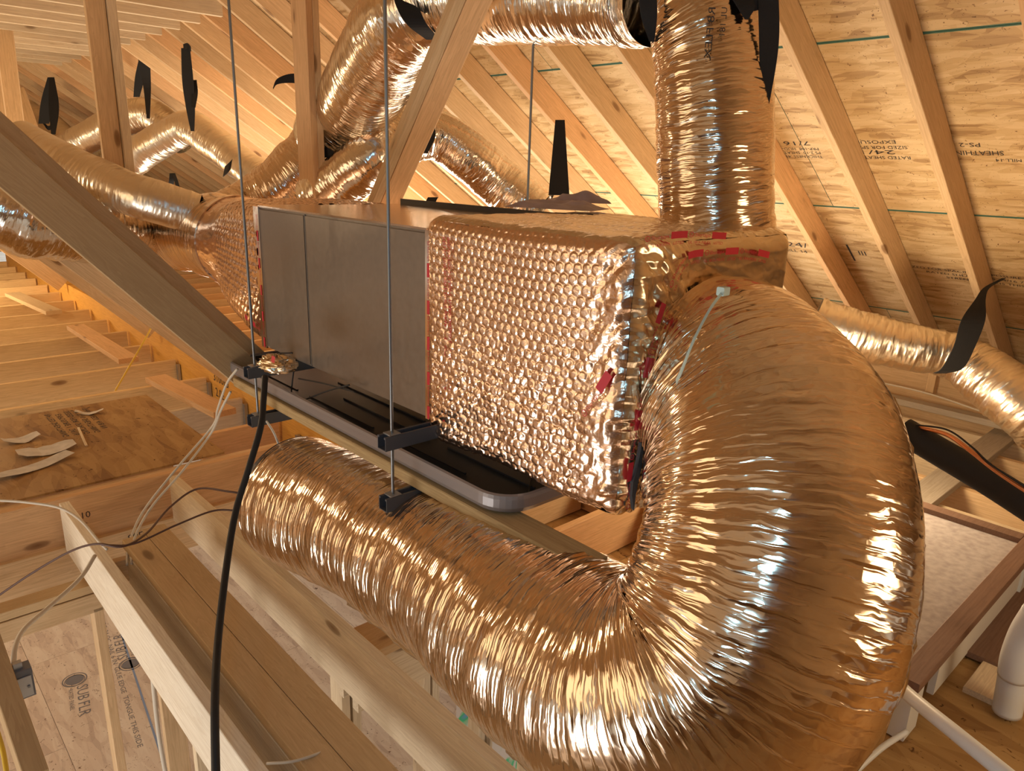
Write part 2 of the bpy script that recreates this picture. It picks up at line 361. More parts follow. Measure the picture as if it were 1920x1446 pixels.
FOIL_SILVER = foil('foil_silver', (.84, .77, .68), .15, 48, 8, .6, .005, .45)
FOIL_OUT = foil('foil_far', (.84, .75, .62), rough=.30, su=38, sv=8, bump=.55, dist=.007)
FOIL_WRAP = foil('foil_bubble_wrap', (.84, .62, .48), .22, 70, 70, .30, .002)
FOIL_TAPE = foil('foil_tape', (.80, .67, .50), .22, 30, 26, .35, .003)
FOIL_FLAT = foil('foil_flat', (.80, .66, .56), .16, 9, 9, .12, .003, coords='Object')
def casing():
    m, nt, b = newmat('painted_casing'); L = nt.links.new
    tc = N_(nt, 'ShaderNodeTexCoord'); n = N_(nt, 'ShaderNodeTexNoise'); n.inputs['Scale'].default_value = 45.; n.inputs['Detail'].default_value = 4; L(tc.outputs['Object'], n.inputs[0])
    L(ramp(nt, [(.3, (.24, .195, .155)), (.7, (.27, .22, .175))], n.outputs[0]), b.inputs['Base Color'])
    L(ramp(nt, [(.3, (.30,) * 3), (.7, (.40,) * 3)], n.outputs[0]), b.inputs['Roughness']); b.inputs['Metallic'].default_value = .45
    return m
CASING = casing()
STEEL = plain('zinc_rod', (.26, .27, .28), .4, 1.)
STRUT = plain('grey_strut', (.10, .105, .12), .45, .3)
PANRIM = plain('pan_rim', (.30, .27, .27), .35, .35)
PANIN = plain('pan_inside', (.03, .028, .028), .38)
BLACK = cloth('black_webbing', (.012, .012, .014), .85, 250)
RUBBER = plain('black_rubber', (.012, .012, .013), .55)
FOAM = plain('black_foam', (.012, .011, .011), .7)
COPPER = plain('copper_tube', (.75, .33, .16), .3, 1.)
WHITE = plain('white_pvc', (.74, .76, .76), .35)
ZIP = plain('zip_tie', (.55, .68, .62), .4)
CABLE = plain('white_cable', (.66, .60, .50), .5)
YELLOW = plain('yellow_cable', (.72, .48, .04), .5)
PAPER = cloth('paper', (.72, .66, .60), .85, 20)
WRAPPER = cloth('brown_wrapper', (.42, .33, .36), .6, 15, (.30, .22, .20))
GALV = plain('galvanised', (.45, .46, .47), .4, .9)
FELT = cloth('grey_felt', (.50, .45, .43), .95, 40, (.36, .31, .30))
FRAME_B = wood('brown_frame', (.22, .13, .09), (.12, .06, .04), knots=0)
GREYWOOD = wood('weathered_strongback', (.50, .44, .36), (.28, .22, .16), knots=.3)
DARKGAP = plain('gap_dark', (.05, .05, .055), .9)
BOXBLUE = plain('grey_device_box', (.16, .16, .17), .5)

# ------------------------------------------------------------------ the roof (setting)
K = 2 / 3.; CR = 2.6
def rz(x, c=CR): return c - K * x
SL = math.sqrt(1 + K * K)
XR, ZR = -0.3, CR + .2
roof = empty('ceiling', (2.5, 5, rz(2.5)), kind='structure')
dn = np.array([1, 0, -K]) / SL                       # down the slope
nr = np.array([K, 0, 1]) / SL                        # outward normal
X0 = 3.12 - 1.0151 * 4
rows = []; x = X0
while x < 6.0: rows.append(x); x += 1.0151
pan_me = {}
def osb_panel(xa, ya, ln, wd, parent):
    key = (round(ln, 2), round(wd, 2))
    if key not in pan_me:
        a, b, t, e = ln / 2 - .0015, wd / 2 - .0015, .011, .006
        V = [(-b, -a, 0), (b, -a, 0), (b, a, 0), (-b, a, 0), (-b, -a, t), (b, -a, t), (b, a, t), (-b, a, t), (-b + e, -a, 0), (b - e, -a, 0), (b - e, a, 0), (-b + e, a, 0)]
        Fc = [(0, 3, 11, 8), (9, 10, 2, 1), (8, 11, 10, 9), (4, 5, 6, 7), (0, 8, 9, 1, 5, 4), (3, 7, 6, 2, 10, 11), (0, 4, 7, 3), (1, 2, 6, 5)]
        me = bpy.data.meshes.new('osb_panel'); me.from_pydata(V, [], Fc); me.materials.append(OSB_ROOF); me.materials.append(GREEN_EDGE)
        me.polygons.foreach_set('material_index', [1, 1, 0, 0, 1, 1, 1, 1]); pan_me[key] = me
    o = bpy.data.objects.new('osb_panel', pan_me[key]); COL.objects.link(o)
    c = np.array([xa, ya + ln / 2, rz(xa)]) + dn * wd / 2
    m = Matrix(((dn[0], 0, nr[0]), (0, 1, 0), (dn[2], 0, nr[2])))
    o.rotation_euler = m.to_euler(); put(o, c, parent)
for i, xa in enumerate(rows):
    wd = 1.22 if xa + 1.0151 < 6.05 else (6.05 - xa) * SL
    y = -3.0 - (1.22 if i % 2 else 0)
    while y < 13.8:
        osb_panel(xa, y, 2.44, wd, roof); y += 2.44
RW, RH = .038, .14
k = -9
while 1.18 + .4064 * k < 13.6:
    y = 1.18 + .4064 * k + .019; k += 1
    cc = CR - RH / 2 * SL - .004
    stick('rafter', (XR, y, rz(XR, cc)), (5.95, y, rz(5.95, cc)), RW, RH, PINE if k % 3 else FIR, roof)
stick('ridge_board', (XR, -3, ZR - .13), (XR, 13.6, ZR - .13), .04, .24, PINE, roof)
for j in range(12):
    y = 5.44 + j * .4064 * 1.0 + .04
    stick('collar_tie', (-2.8, y, .995), (2.27 - .0, y, .995), .038, .14, PINE_PALE, roof)
# other side of the ridge and the ends (behind and above the camera; they close the attic)
V = [(XR, -3, ZR), (XR, 13.8, ZR), (-6.5, 13.8, ZR - K * 6.2), (-6.5, -3, ZR - K * 6.2)]
mesh('roof_left_slope', V, [(0, 1, 2, 3)], OSB_ROOF, roof)
for k in range(0, 41):
    y = -2.9 + .4064 * k
    stick('rafter', (XR, y, ZR - .10), (-6.4, y, ZR - .10 - K * 6.1), RW, RH, PINE, roof)
w = empty('wall_back', (0, 13.8, 0), kind='structure')
mesh('gable_sheathing', [(-6.5, 13.75, -1.5), (6.05, 13.75, -1.5), (XR, 13.75, ZR)], [(0, 1, 2)], OSB_ROOF, w)
for k in range(14):
    xx = -5.6 + .8 * k
    stick('stud', (xx, 13.7, -1.5), (xx, 13.7, (ZR - K * abs(xx - XR)) - .16), .038, .089, PINE, w, up=(0, 1, 0))
w = empty('wall_front', (0, -3, 0), kind='structure')
mesh('gable_sheathing', [(-6.5, -3.0, -1.5), (6.05, -3.0, -1.5), (XR, -3.0, ZR)], [(2, 1, 0)], OSB_ROOF, w)
w = empty('wall_right', (6.0, 5, -1.5), kind='structure')
mesh('fascia_board', [(6.0, -3, -1.75), (6.0, 13.8, -1.75), (6.0, 13.8, -1.39), (6.0, -3, -1.39)], [(0, 1, 2, 3)], PINE, w)
stick('top_plate', (5.55, -3, -1.47), (5.55, 13.6, -1.47), .14, .06, PINE, w)
w = empty('wall_left', (-6.5, 5, -1.5), kind='structure')
mesh('kneewall_board', [(-6.45, -3, -1.6), (-6.45, 13.8, -1.6), (-6.45, 13.8, -1.3), (-6.45, -3, -1.3)], [(0, 1, 2, 3)], PINE, w)

# OSB print on the roof (upside down as on site)
def roof_fn(xc, yc, flip=True):
    def f(u, v):                       # u along -y (reading), v up the slope; flip turns the text round
        s = -1 if flip else 1
        p = np.array([xc, yc, rz(xc)]) + np.array([0, 1, 0]) * (-s * u) - dn * (s * v)
        return p - nr * .0008
    return f
art = Art()
lx = 0.0
art.text('THICKNESS .418 IN', .0, .102, .03, 1.0); art.text('PS 2-10  SHEATHING', .0, .070, .03, 1.0); art.text('PRP-108  HUD-UM-40', .0, .038, .03, 1.0); art.text('7/16 CAT', .03, -.012, .045, 1.8)
art.text('RATED SHEATHING', -.42, .100, .034, 1.0); art.text('24/16', -.36, .055, .045, 2.2); art.text('SIZED FOR SPACING', -.42, .022, .034, 1.0); art.text('EXPOSURE 1', -.38, -.018, .034, 1.3)
art.text('MILL 14', -.86, .11, .03, 1.0); art.text('SHEATHING', -.80, .055, .045, .9); art.text('PS-2', -.72, .0, .04, 1.2)
art.rect(-.90, -.02, -.892, .14); art.rect(-.915, -.02, -.907, .14)
pA = at(1480, 268, 0, 1); rr_ = ray(1530, 268); q = rr_ * (CR / (rr_[2] + K * rr_[0]))
art.lay('panel_print', lambda u, v: roof_fn(q[0], q[1] + .0)(u, v), INK, roof)
art = Art()
for i, (t, sz) in enumerate([('SIZED FOR SPACING  EXPOSURE 1  PRP-108', .032), ('RATED SHEATHING 24/16 7/16 CATEGORY PS 2-10', .032), ('STRENGTH AXIS THIS DIRECTION', .032)]):
    art.text(t, i * .10, -i * .042, sz, 1.25)
rr_ = ray(1700, 500); q2 = rr_ * (CR / (rr_[2] + K * rr_[0]))
art.lay('panel_print', roof_fn(q2[0], q2[1], False), INK, roof)
rr_ = ray(1470, 470); q3 = rr_ * (CR / (rr_[2] + K * rr_[0]))
art = Art(); art.text('MILL 14', 0, 0, .05); art.text('24/16', .05, .07, .08, 1.4); art.rect(.45, -.03, .462, .16); art.text('III', .5, .05, .07)
art.lay('panel_print', roof_fn(q3[0], q3[1], False), INK, roof)

# ------------------------------------------------------------------ lower storey (setting)
floor = empty('floor', (1, 4, -H), kind='structure')
def flat_panel(name, x0, y0, x1, y1, z, mat, parent, t=.018):
    return obox(name, ((x0 + x1) / 2, (y0 + y1) / 2, z - t / 2), x1 - x0 - .003, y1 - y0 - .003, t, mat, parent, cc=.001)
for i in range(8):
    for j in range(8):
        yo = 1.22 * (i % 2)
        flat_panel('subfloor_panel', -4.2 + 1.22 * i, -4 + 2.44 * j - yo + 1, -4.2 + 1.22 * (i + 1), -4 + 2.44 * (j + 1) - yo + 1, -H, OSB_SUB, floor)
ground = mesh('ground', [(-60, -60, -H - .6), (60, -60, -H - .6), (60, 60, -H - .6), (-60, 60, -H - .6)], [(0, 1, 2, 3)], cloth('pale_soil', (.62, .58, .52), .95, 3)); tag(ground, kind='structure')
# stamps and chalk lines on the subfloor
def ff(xc, yc, ang):
    ca, sa = math.cos(ang), math.sin(ang)
    return lambda u, v: (xc + u * ca - v * sa, yc + u * sa + v * ca, -H + .001)
for (px, py, an) in ((140, 1275, -1.75), (245, 1245, 1.4), (245, 1060 + 60, 1.4)):
    p = at(px, py, 2, -H); a = Art()
    a.ring(0, 0, .085, .095, 28); a.ring(0, 0, .0, .07, 20); a.ring(.01, .0, .072, .078, 24)
    a.text('SUB', .10, .01, .12, 1.0); a.text('FLR', .33, .01, .12, 1.0); a.text('RATED PANEL', .12, -.05, .045, 1.0)
    a.lay('panel_stamp', ff(p[0], p[1], an), INK2, floor)
p = at(180, 1045, 2, -H); p2 = at(310, 1440, 2, -H)
d = p2 - p; an = math.atan2(d[1], d[0]); a = Art(); a.rect(0, -.008, np.linalg.norm(d) + .5, .008, 1)
a.lay('chalk_line', ff(p[0], p[1], an), BLUE, floor)
a = Art(); a.text('NAIL 6 IN  GLUE EDGE  TONGUE THIS SIDE  24 OC  NAIL 6 IN  GLUE EDGE  TONGUE THIS SIDE', 0, -.13, .055, 1.4); a.lay('edge_print', ff(p[0], p[1], an), INK2, floor)
a = Art(); a.text('NAIL 6 IN  GLUE EDGE  TONGUE THIS SIDE  24 OC  NAIL 6 IN', 0, .07, .05, 1.4); a.lay('edge_print', ff(p[0], p[1], an), INK2, floor)

# ------------------------------------------------------------------ ceiling joists, header, beams
ZJ = -1.5; JH = .235
jn = empty('ceiling_joists', (0, 7, ZJ), 'row of pale deep ceiling joists butting against the orange laminated beam on the left', 'joists')
y = 5.15
k = 0
while y < 13.6:
    stick('joist', (-3.2, y, ZJ - JH / 2), (1.82, y, ZJ - JH / 2), .038, JH, PINE_GOLD, jn); y += .61; k += 1
stick('joist', (-3.2, 4.54, ZJ - JH / 2), (1.82, 4.54, ZJ - JH / 2), .038, JH, PINE_PALE, jn)
stick('joist', (1.36, 4.02, ZJ - JH / 2), (1.82, 4.02, ZJ - JH / 2), .038, JH, FIR, jn)
stick('joist', (-3.2, 4.02, ZJ - JH / 2), (1.2, 4.02, ZJ - JH / 2), .038, JH, FIR, jn)
lv = empty('laminated_beam', (1.88, 7, -1.6), 'long orange laminated veneer beam running away under the rafters on the left', 'beam')
stick('beam_ply', (1.862, .75, -1.60), (1.862, 12.6, -1.60), .042, .46, LVL, lv, c=.001)
stick('beam_ply', (1.906, .75, -1.60), (1.906, 12.6, -1.60), .042, .46, LVL, lv, c=.001)
stick('bottom_ledger', (1.815, 3.9, -1.80), (1.815, 12.6, -1.80), .05, .04, PINE, lv)
a = Art(); a.text('3100Fb', 0, 0, .09); a.text('2.0E', .02, -.11, .09)
a.lay('beam_print', lambda u, v: (1.8395, 5.05 - u, -1.50 + v), INK, lv)
for yy in (5.15, 5.76, 4.54, 3.72):
    hg = empty('joist_hanger', (1.83, yy, -1.6), 'galvanised joist hanger on the orange beam, ' + {5.15: 'second one from the doubled header', 5.76: 'third one from the doubled header', 4.54: 'next one past the doubled header', 3.72: 'at the end of the doubled header'}[yy], 'bracket', 'joist hangers on the orange beam')
    obox('side_flange', (1.825, yy - .045, -1.63), .02, .03, .20, GALV, hg); obox('side_flange', (1.825, yy + .045, -1.63), .02, .03, .20, GALV, hg)
    obox('seat_flange', (1.80, yy, -1.742), .05, .05, .003, GALV, hg)
hd = empty('doubled_header', (.7, 3.7, ZJ), 'doubled reddish header crossing in front of the deck board, stamped with ink', 'beam')
stick('header_ply', (-3, 3.60, ZJ - JH / 2), (1.83, 3.60, ZJ - JH / 2), .038, JH, FIR, hd)
stick('header_ply', (-3, 3.645, ZJ - JH / 2 - .004), (1.83, 3.645, ZJ - JH / 2 - .004), .038, JH, PINE, hd)
stick('lower_header_ply', (-3, 3.575, ZJ - JH - .088), (1.83, 3.575, ZJ - JH - .088), .038, .19, PINE, hd)
for t, u0, v0, sz in (('2x10', 0, 0, .045), ('KD-HT', -.02, -.045, .03), ('No 2', 0, -.08, .03)):
    a = Art(); a.text(t, u0, v0, sz)
    a.lay('stamp_line', lambda u, v: (.60 + u, 3.5806, -1.62 + v), INK, hd)
for t, u0, v0 in (('SPF', 0, 0), ('119', .01, -.06)):
    a = Art(); a.text(t, u0, v0, .05)
    a.lay('stamp_line', lambda u, v: (.82 + u, 3.5406, -1.78 + v), INK, hd)
dk = empty('deck_board', (.9, 4.4, ZJ), 'brown chipboard deck panel printed with ink lines, laid on the joists at left', 'board')
flat_panel('board', -.6, 3.663, 1.36, 4.93, ZJ + .012, OSB_DECK, dk, .011)
a = Art()
for i, t in enumerate(['RATED SHEATHING', 'EXPOSURE 1  24/16', 'SIZED FOR SPACING', 'PS 2-10 SHEATHING', 'THICKNESS .418 IN']):
    a = Art(); a.text(t, 0 + .03 * (i % 2), -.055 * i, .048, 1.1)
    a.lay('print_line', lambda u, v: (.80 - v * .9, 4.86 - u, ZJ + .0128), INK, dk)

def plankpiece(name, p, q, w, h, mat, label, cat):
    o = stick(name, p, q, w, h, mat); return tag(o, label, cat)
zt = ZJ + .019
pp = [at(195, 640, 2, zt), at(268, 688, 2, zt)]
plankpiece('timber_offcut', (1.50, 7.3, zt), (1.52, 5.85, zt), .14, .038, FIR, 'long reddish board offcut lying across the joists beside the orange beam', 'offcut')
plankpiece('timber_offcut', (1.52, 5.25, zt), (1.60, 4.25, zt), .14, .038, FIR, 'reddish board offcut lying beside the orange beam next to the deck panel', 'offcut')
plankpiece('timber_offcut', (1.38, 9.4, zt), (1.50, 8.1, zt), .14, .038, BROWN, 'farthest short dark board offcut on the joists beside the beam', 'offcut')

# paper scraps, splinter, yellow cable on the deck
def scrap(px, py, w, l, an, label, mat=PAPER, z=ZJ + .014, curl=.012, name='paper_scrap', cat='paper'):
    c = at(px, py, 2, z); n = 9; V = []
    rs = np.random.RandomState(int(px + py))
    for i in range(n):
        t = i / (n - 1) - .5
        hw = w / 2 * (1 - .35 * abs(2 * t) ** 1.5 + .25 * (rs.rand() - .5))
        zz = curl * (1 - math.cos(t * 5)) + .004 * rs.rand()
        for sgn in (-1, 1):
            u, v = t * l, sgn * hw
            V.append((c[0] + u * math.cos(an) - v * math.sin(an), c[1] + u * math.sin(an) + v * math.cos(an), z + zz))
    V += [(x_, y_, z_ + .001) for x_, y_, z_ in V]
    Fc = []
    for i in range(n - 1):
        a, b, c_, d = 2 * i, 2 * i + 1, 2 * i + 3, 2 * i + 2; k2 = 2 * n
        Fc += [(a, d, c_, b), (a + k2, b + k2, c_ + k2, d + k2), (a, b, b + k2, a + k2)[::-1] if i == 0 else (a, a + k2, d + k2, d), (b, c_, c_ + k2, b + k2)]
    return tag(mesh(name, V, Fc, mat), label, cat)
scrap(40, 826, .10, .17, .1, 'small curled white paper scrap on the deck board, farthest left of the four')
scrap(88, 846, .15, .26, .0, 'large crumpled white paper scrap in the middle of the deck board')
scrap(62, 878, .10, .38, .35, 'long white paper strip at the near edge of the deck board')
scrap(168, 776, .05, .15, -.4, 'thin curled paper peel next to the ink print on the deck board')
tag(stick('wood_splinter', at(147, 802, 2, zt), at(162, 836, 2, zt), .012, .006, PINE_PALE), 'thin pale wood sliver lying on the deck board', 'splinter')

# near sticks at lower left
J1 = stick('near_joist', (.585, 3.54, ZJ - JH / 2), (.585, .2, ZJ - JH / 2), .040, JH, PINE_DAYLIT); tag(J1, 'near joist with brown top edge and pale whitish side, left of the double plate', 'joist')
J2 = stick('near_joist', (1.055, 3.54, ZJ - JH / 2), (1.075, .2, ZJ - JH / 2), .040, JH, PINE_PALE); tag(J2, 'near joist right of the double plate, passing under the silver duct end', 'joist')
wl = empty('stud_wall', (.77, 1.9, -2.8), 'bare stud wall capped by two brown boards side by side with dark knots, below the duct', 'wall frame')
stick('top_plate', (.722, 3.02, ZJ - .02), (.722, -.6, ZJ - .02), .088, .038, BROWN, wl)
stick('top_plate', (.812, 3.06, ZJ - .02), (.812, -.6, ZJ - .02), .088, .038, BROWN, wl)
stick('lower_plate', (.695, 2.98, ZJ - .12), (.695, -.6, ZJ - .12), .038, .16, PINE_PALE, wl)
stick('lower_plate', (.839, 2.98, ZJ - .12), (.839, -.6, ZJ - .12), .038, .16, PINE_PALE, wl)
for k in range(9):
    stick('stud', (.77, 2.95 - .4064 * k, ZJ - .04), (.77, 2.95 - .4064 * k, -H + .04), .089, .038, PINE_PALE if k % 2 else PINE, wl, up=(0, 1, 0))
stick('bottom_plate', (.77, 3.0, -H + .02), (.77, -.6, -H + .02), .089, .038, PINE, wl)
# a second wall crossing at left with a post
wc = empty('cross_wall', (.2, 2.7, -2.8), 'short stud wall with a pale header plate at far left and a single thin stud', 'wall frame')
a_ = at(0, 1135, 2, -1.76); b_ = at(195, 1085, 2, -1.76)
yw = (a_[1] + b_[1]) / 2
stick('top_plate', (-1.4, yw, -1.78), (.68, yw, -1.78), .089, .038, BROWN, wc)
stick('lower_plate', (-1.4, yw, -1.85), (.68, yw, -1.85), .089, .09, PINE, wc)
pst = at(180, 1140, 1, yw)
stick('stud', (pst[0], yw, -1.88), (pst[0], yw, -H), .089, .038, PINE, wc, up=(1, 0, 0))
for dx in (-1.0, -.6): stick('stud', (pst[0] + dx, yw, -1.88), (pst[0] + dx, yw, -H), .089, .038, PINE, wc, up=(1, 0, 0))
# blocking between joist J1 and the plates, and under the duct
b1 = stick('blocking', at(215, 1072, 2, -1.62), at(262, 1060, 2, -1.62), .038, .10, PINE); tag(b1, 'short block between the left near joist and the end of the double plate', 'block')
bk = empty('box_header', at(800, 1230, 2, -1.75), 'short double header with cream sides bridging between joists under the duct', 'beam')
p = at(690, 1300, 2, -1.80); q_ = at(900, 1180, 2, -1.80)
y0 = p[1]
stick('header_board', (1.10, y0 + .02, -1.77), (1.80, y0 + .02, -1.77), .038, .19, PINE_PALE, bk)
stick('header_board', (1.10, y0 + .12, -1.77), (1.80, y0 + .12, -1.77), .038, .19, PINE_PALE, bk)
stick('cap_plate', (1.10, y0 + .07, -1.66), (1.80, y0 + .07, -1.66), .15, .036, BROWN, bk)
a = Art(); a.text('S-P-F', 0, 0, .035); a.text('KD 19', 0, -.04, .03)
for dx, yy, w_ in ((.32, y0 + .9, .038), (.40, y0 + .9, .038), (.52, y0 + .9, .038), (.75, y0 + .45, .05), (.95, y0 + .45, .05), (1.2, y0 + .5, .05), (0.1, y0 + .6, .05), (.2, y0 + .62, .038)):
    pass
nt_ = 0
for (xx, yy) in ((1.33, 2.15), (1.41, 2.15), (1.62, 1.75), (1.74, 1.75), (2.0, 1.6), (2.12, 1.6), (1.2, 2.9)):
    nt_ += 1
ws = empty('lower_wall', (1.6, 1.9, -2.8), 'lower storey stud wall of pale studs seen beneath the duct near the plastic sheet', 'wall frame')
ys = y0 + .35
stick('top_plate', (1.15, ys, -1.84), (3.4, ys, -1.84), .089, .038, PINE, ws)
for xx in (1.22, 1.27, 1.62, 1.67, 1.95, 2.00, 2.30, 2.7, 3.1):
    stick('stud', (xx, ys, -1.86), (xx, ys, -H), .089, .038, PINE_PALE, ws, up=(1, 0, 0))
# plastic sheet with green and blue swirl seen between the studs
def swirl():
    m, nt, b = newmat('plastic_sheet'); L = nt.links.new
    tc = N_(nt, 'ShaderNodeTexCoord'); n = N_(nt, 'ShaderNodeTexNoise'); n.inputs['Scale'].default_value = 3.2; n.inputs['Distortion'].default_value = 1.2; L(tc.outputs['Object'], n.inputs[0])
    L(ramp(nt, [(.0, (.75, .68, .62)), (.50, (.78, .70, .64)), (.56, (.05, .62, .25)), (.63, (.20, .35, .75)), (.70, (.80, .74, .68))], n.outputs[0]), b.inputs['Base Color']); b.inputs['Roughness'].default_value = .3
    return m
pc = at(930, 1390, 1, ys + .5)
n = 14; gx = np.linspace(-.35, .45, n); gz = np.linspace(-.9, .55, n); V = []
for i in gx:
    for j in gz: V.append((pc[0] + i, ys + .5 + .04 * math.sin(i * 9 + j * 3), pc[2] + j))
tag(mesh('plastic_sheet', V, grid_faces(n, n), swirl(), smooth=True), 'hanging plastic sheet with green and blue swirl between lower studs', 'sheet')

# far corner stick at lower left with device box
ls = stick('leaning_stud', dep(-30, 1180, 2.0), dep(70, 1470, 1.75), .05, .09, BROWN); tag(ls, 'dark stud at the bottom left corner carrying a small grey box', 'stud')
jb = empty('device_box', dep(38, 1275, 1.95), 'small grey electrical box on the corner stud with a white cable entering', 'electrical box')
cj = dep(38, 1278, 1.95)
obox('box_body', cj, .055, .045, .085, BOXBLUE, jb); obox('box_face', cj + np.array([0, -.025, -.005]), .045, .006, .060, GALV, jb); fcp = [c for c in jb.children if c.name.startswith('box_face')][0]
for sx in (-.014, .014): obox('screw', cj + np.array([sx, -.03, -.005]), .006, .004, .006, STEEL, fcp)
obox('clamp', cj + np.array([-.0, 0, .05]), .02, .02, .02, GALV, jb)

# ------------------------------------------------------------------ rafters over the orange beam and the doubled brace
def slope_up(p, ang, ln): return np.array(p) + np.array([-math.cos(ang), 0, math.sin(ang)]) * ln
rf = [((96, 524), 45, 'farthest'), ((262, 606), 45, 'middle'), ((408, 684), 45, 'nearest')]
for i, ((px, py), an, wd_) in enumerate(rf):
    e = at(px, py, 0, 1.70)
    o = stick('low_rafter', e + np.array([.1, 0, -.07]), slope_up(e, math.radians(an), 2.9) + np.array([0, 0, .0]), .038 if i < 2 else .08, .15 if i < 2 else .16, PINE)
    tag(o, wd_ + ' of three pale rafters resting on the orange beam under the silver duct', 'rafter', 'rafters resting on the orange beam')
br = empty('doubled_brace', at(300, 500, 1, 3.05), 'big brown doubled diagonal timber crossing in front of the ducts at left', 'timber')
e = at(462, 700, 1, 3.02); d_ = slope_up((0, 0, 0), math.radians(48), 1.0)
stick('brace_ply', e, e + d_ * 2.6, .04, .135, BROWN, br)
e2 = at(490, 690, 1, 3.10); stick('brace_ply', e2 + d_ * .02, e2 + d_ * 2.62, .04, .12, BROWN, br)

# vertical posts and the diagonal brace
c1_ = dep(195, 160, 4.3)
po = empty('corner_post', (c1_[0], c1_[1], -.2), 'pale post of two studs nailed in an L, behind the doubled brace at upper left', 'post')
stick('stud', (c1_[0], c1_[1], -.36), (c1_[0], c1_[1], rz(c1_[0]) - .2), .105, .04, PINE, po, up=(0, 1, 0))
stick('stud', (c1_[0] + .08, c1_[1] + .0, -.36), (c1_[0] + .08, c1_[1] + .0, rz(c1_[0]) - .24), .048, .095, PINE_PALE, po, up=(0, 1, 0))
c2_ = dep(579, 185, 4.05)
po = empty('square_post', (c2_[0], c2_[1], -.6), 'upright square post rising behind the grey casing beside the diagonal duct', 'post')
stick('stud', (c2_[0] - .020, c2_[1], -1.5), (c2_[0] - .020, c2_[1], rz(c2_[0]) - .2), .038, .165, FIR, po, up=(0, 1, 0))
stick('stud', (c2_[0] + .019, c2_[1], -1.5), (c2_[0] + .019, c2_[1], rz(c2_[0]) - .22), .038, .165, PINE, po, up=(0, 1, 0))
bp_ = dep(722, 392, 3.5); tp_ = dep(905, -30, 2.6); dd = tp_ - bp_; dd /= np.linalg.norm(dd)
po = empty('diagonal_strut', bp_, 'slanting double timber strut crossing in front of the ducts at top centre', 'strut')
nn = np.cross(dd, (0.35, .94, 0)); nn /= np.linalg.norm(nn)
stick('strut_ply', bp_ - dd * .3, tp_ + dd * .25, .085, .088, FIR, po, up=nn)
stick('strut_ply', bp_ - dd * .3 + np.cross(dd, nn) * .0 - nn * -.063, tp_ + dd * .25 + nn * .063, .083, .036, PINE, po, up=nn)
for i, (a, b, w_, lab) in enumerate([(dep(8, 60, 6.0), dep(30, 240, 6.0), .12, 'pale upright post at the upper left edge below the collar ties'), (dep(36, 170, 6.6), dep(78, 290, 6.4), .09, 'thin slanting prop beside the post at the upper left edge'), (dep(-8, 150, 5.6), dep(4, 240, 5.6), .07, 'narrow post at the very left edge beside the wider pale post')]):
    dv = (b - a); tag(stick('far_post', a - dv * .35 if i != 1 else a, b + dv * .8, w_, .06, PINE, up=(0.3, 1, 0)), lab, 'post')

# ------------------------------------------------------------------ air handler
AX, AY0, AY1, AZ0, AZ1, AX1 = 1.25, 1.706, 2.80, -.735, -.177, 1.90
ah = empty('air_handler', (1.57, 2.25, AZ0), 'long grey sheet metal air handler casing hung beside the foil plenum', 'air handler')
obox('casing', ((AX + AX1) / 2, (AY0 + AY1) / 2, (AZ0 + AZ1) / 2), AX1 - AX, AY1 - AY0, AZ1 - AZ0 - .004, CASING, ah, cc=.004)
seam = at(577, 500, 0, AX)[1]
obox('panel_seam', (AX - .001, seam, (AZ0 + AZ1) / 2), .006, .006, AZ1 - AZ0 - .01, plain('seam_dark', (.16, .15, .14), .5, .5), ah, cc=.001)
obox('access_panel', (AX - .003, (seam + AY1) / 2, (AZ0 + AZ1) / 2), .004, AY1 - seam - .014, AZ1 - AZ0 - .02, CASING, ah, cc=.001)
obox('access_panel', (AX - .003, (seam + AY0) / 2, (AZ0 + AZ1) / 2), .004, seam - AY0 - .014, AZ1 - AZ0 - .02, CASING, ah, cc=.001)
obox('top_cover', ((AX + AX1) / 2, (AY0 + AY1) / 2, AZ1 + .002), AX1 - AX + .01, AY1 - AY0, .006, FOIL_FLAT, ah, cc=.001)
obox('rear_flange', (AX1 + .002, (AY0 + AY1) / 2, AZ1 + .012), .004, AY1 - AY0, .03, plain('dark_flange', (.06, .06, .06), .5), ah, cc=.001)
a = Art(); a.text('K', 0, 0, .05); a.ring(.012, .05, .0, .012, 10)
a.lay('top_mark', lambda u, v: (1.66 + v, 1.86 - u, AZ1 + .0056), INK, ah)

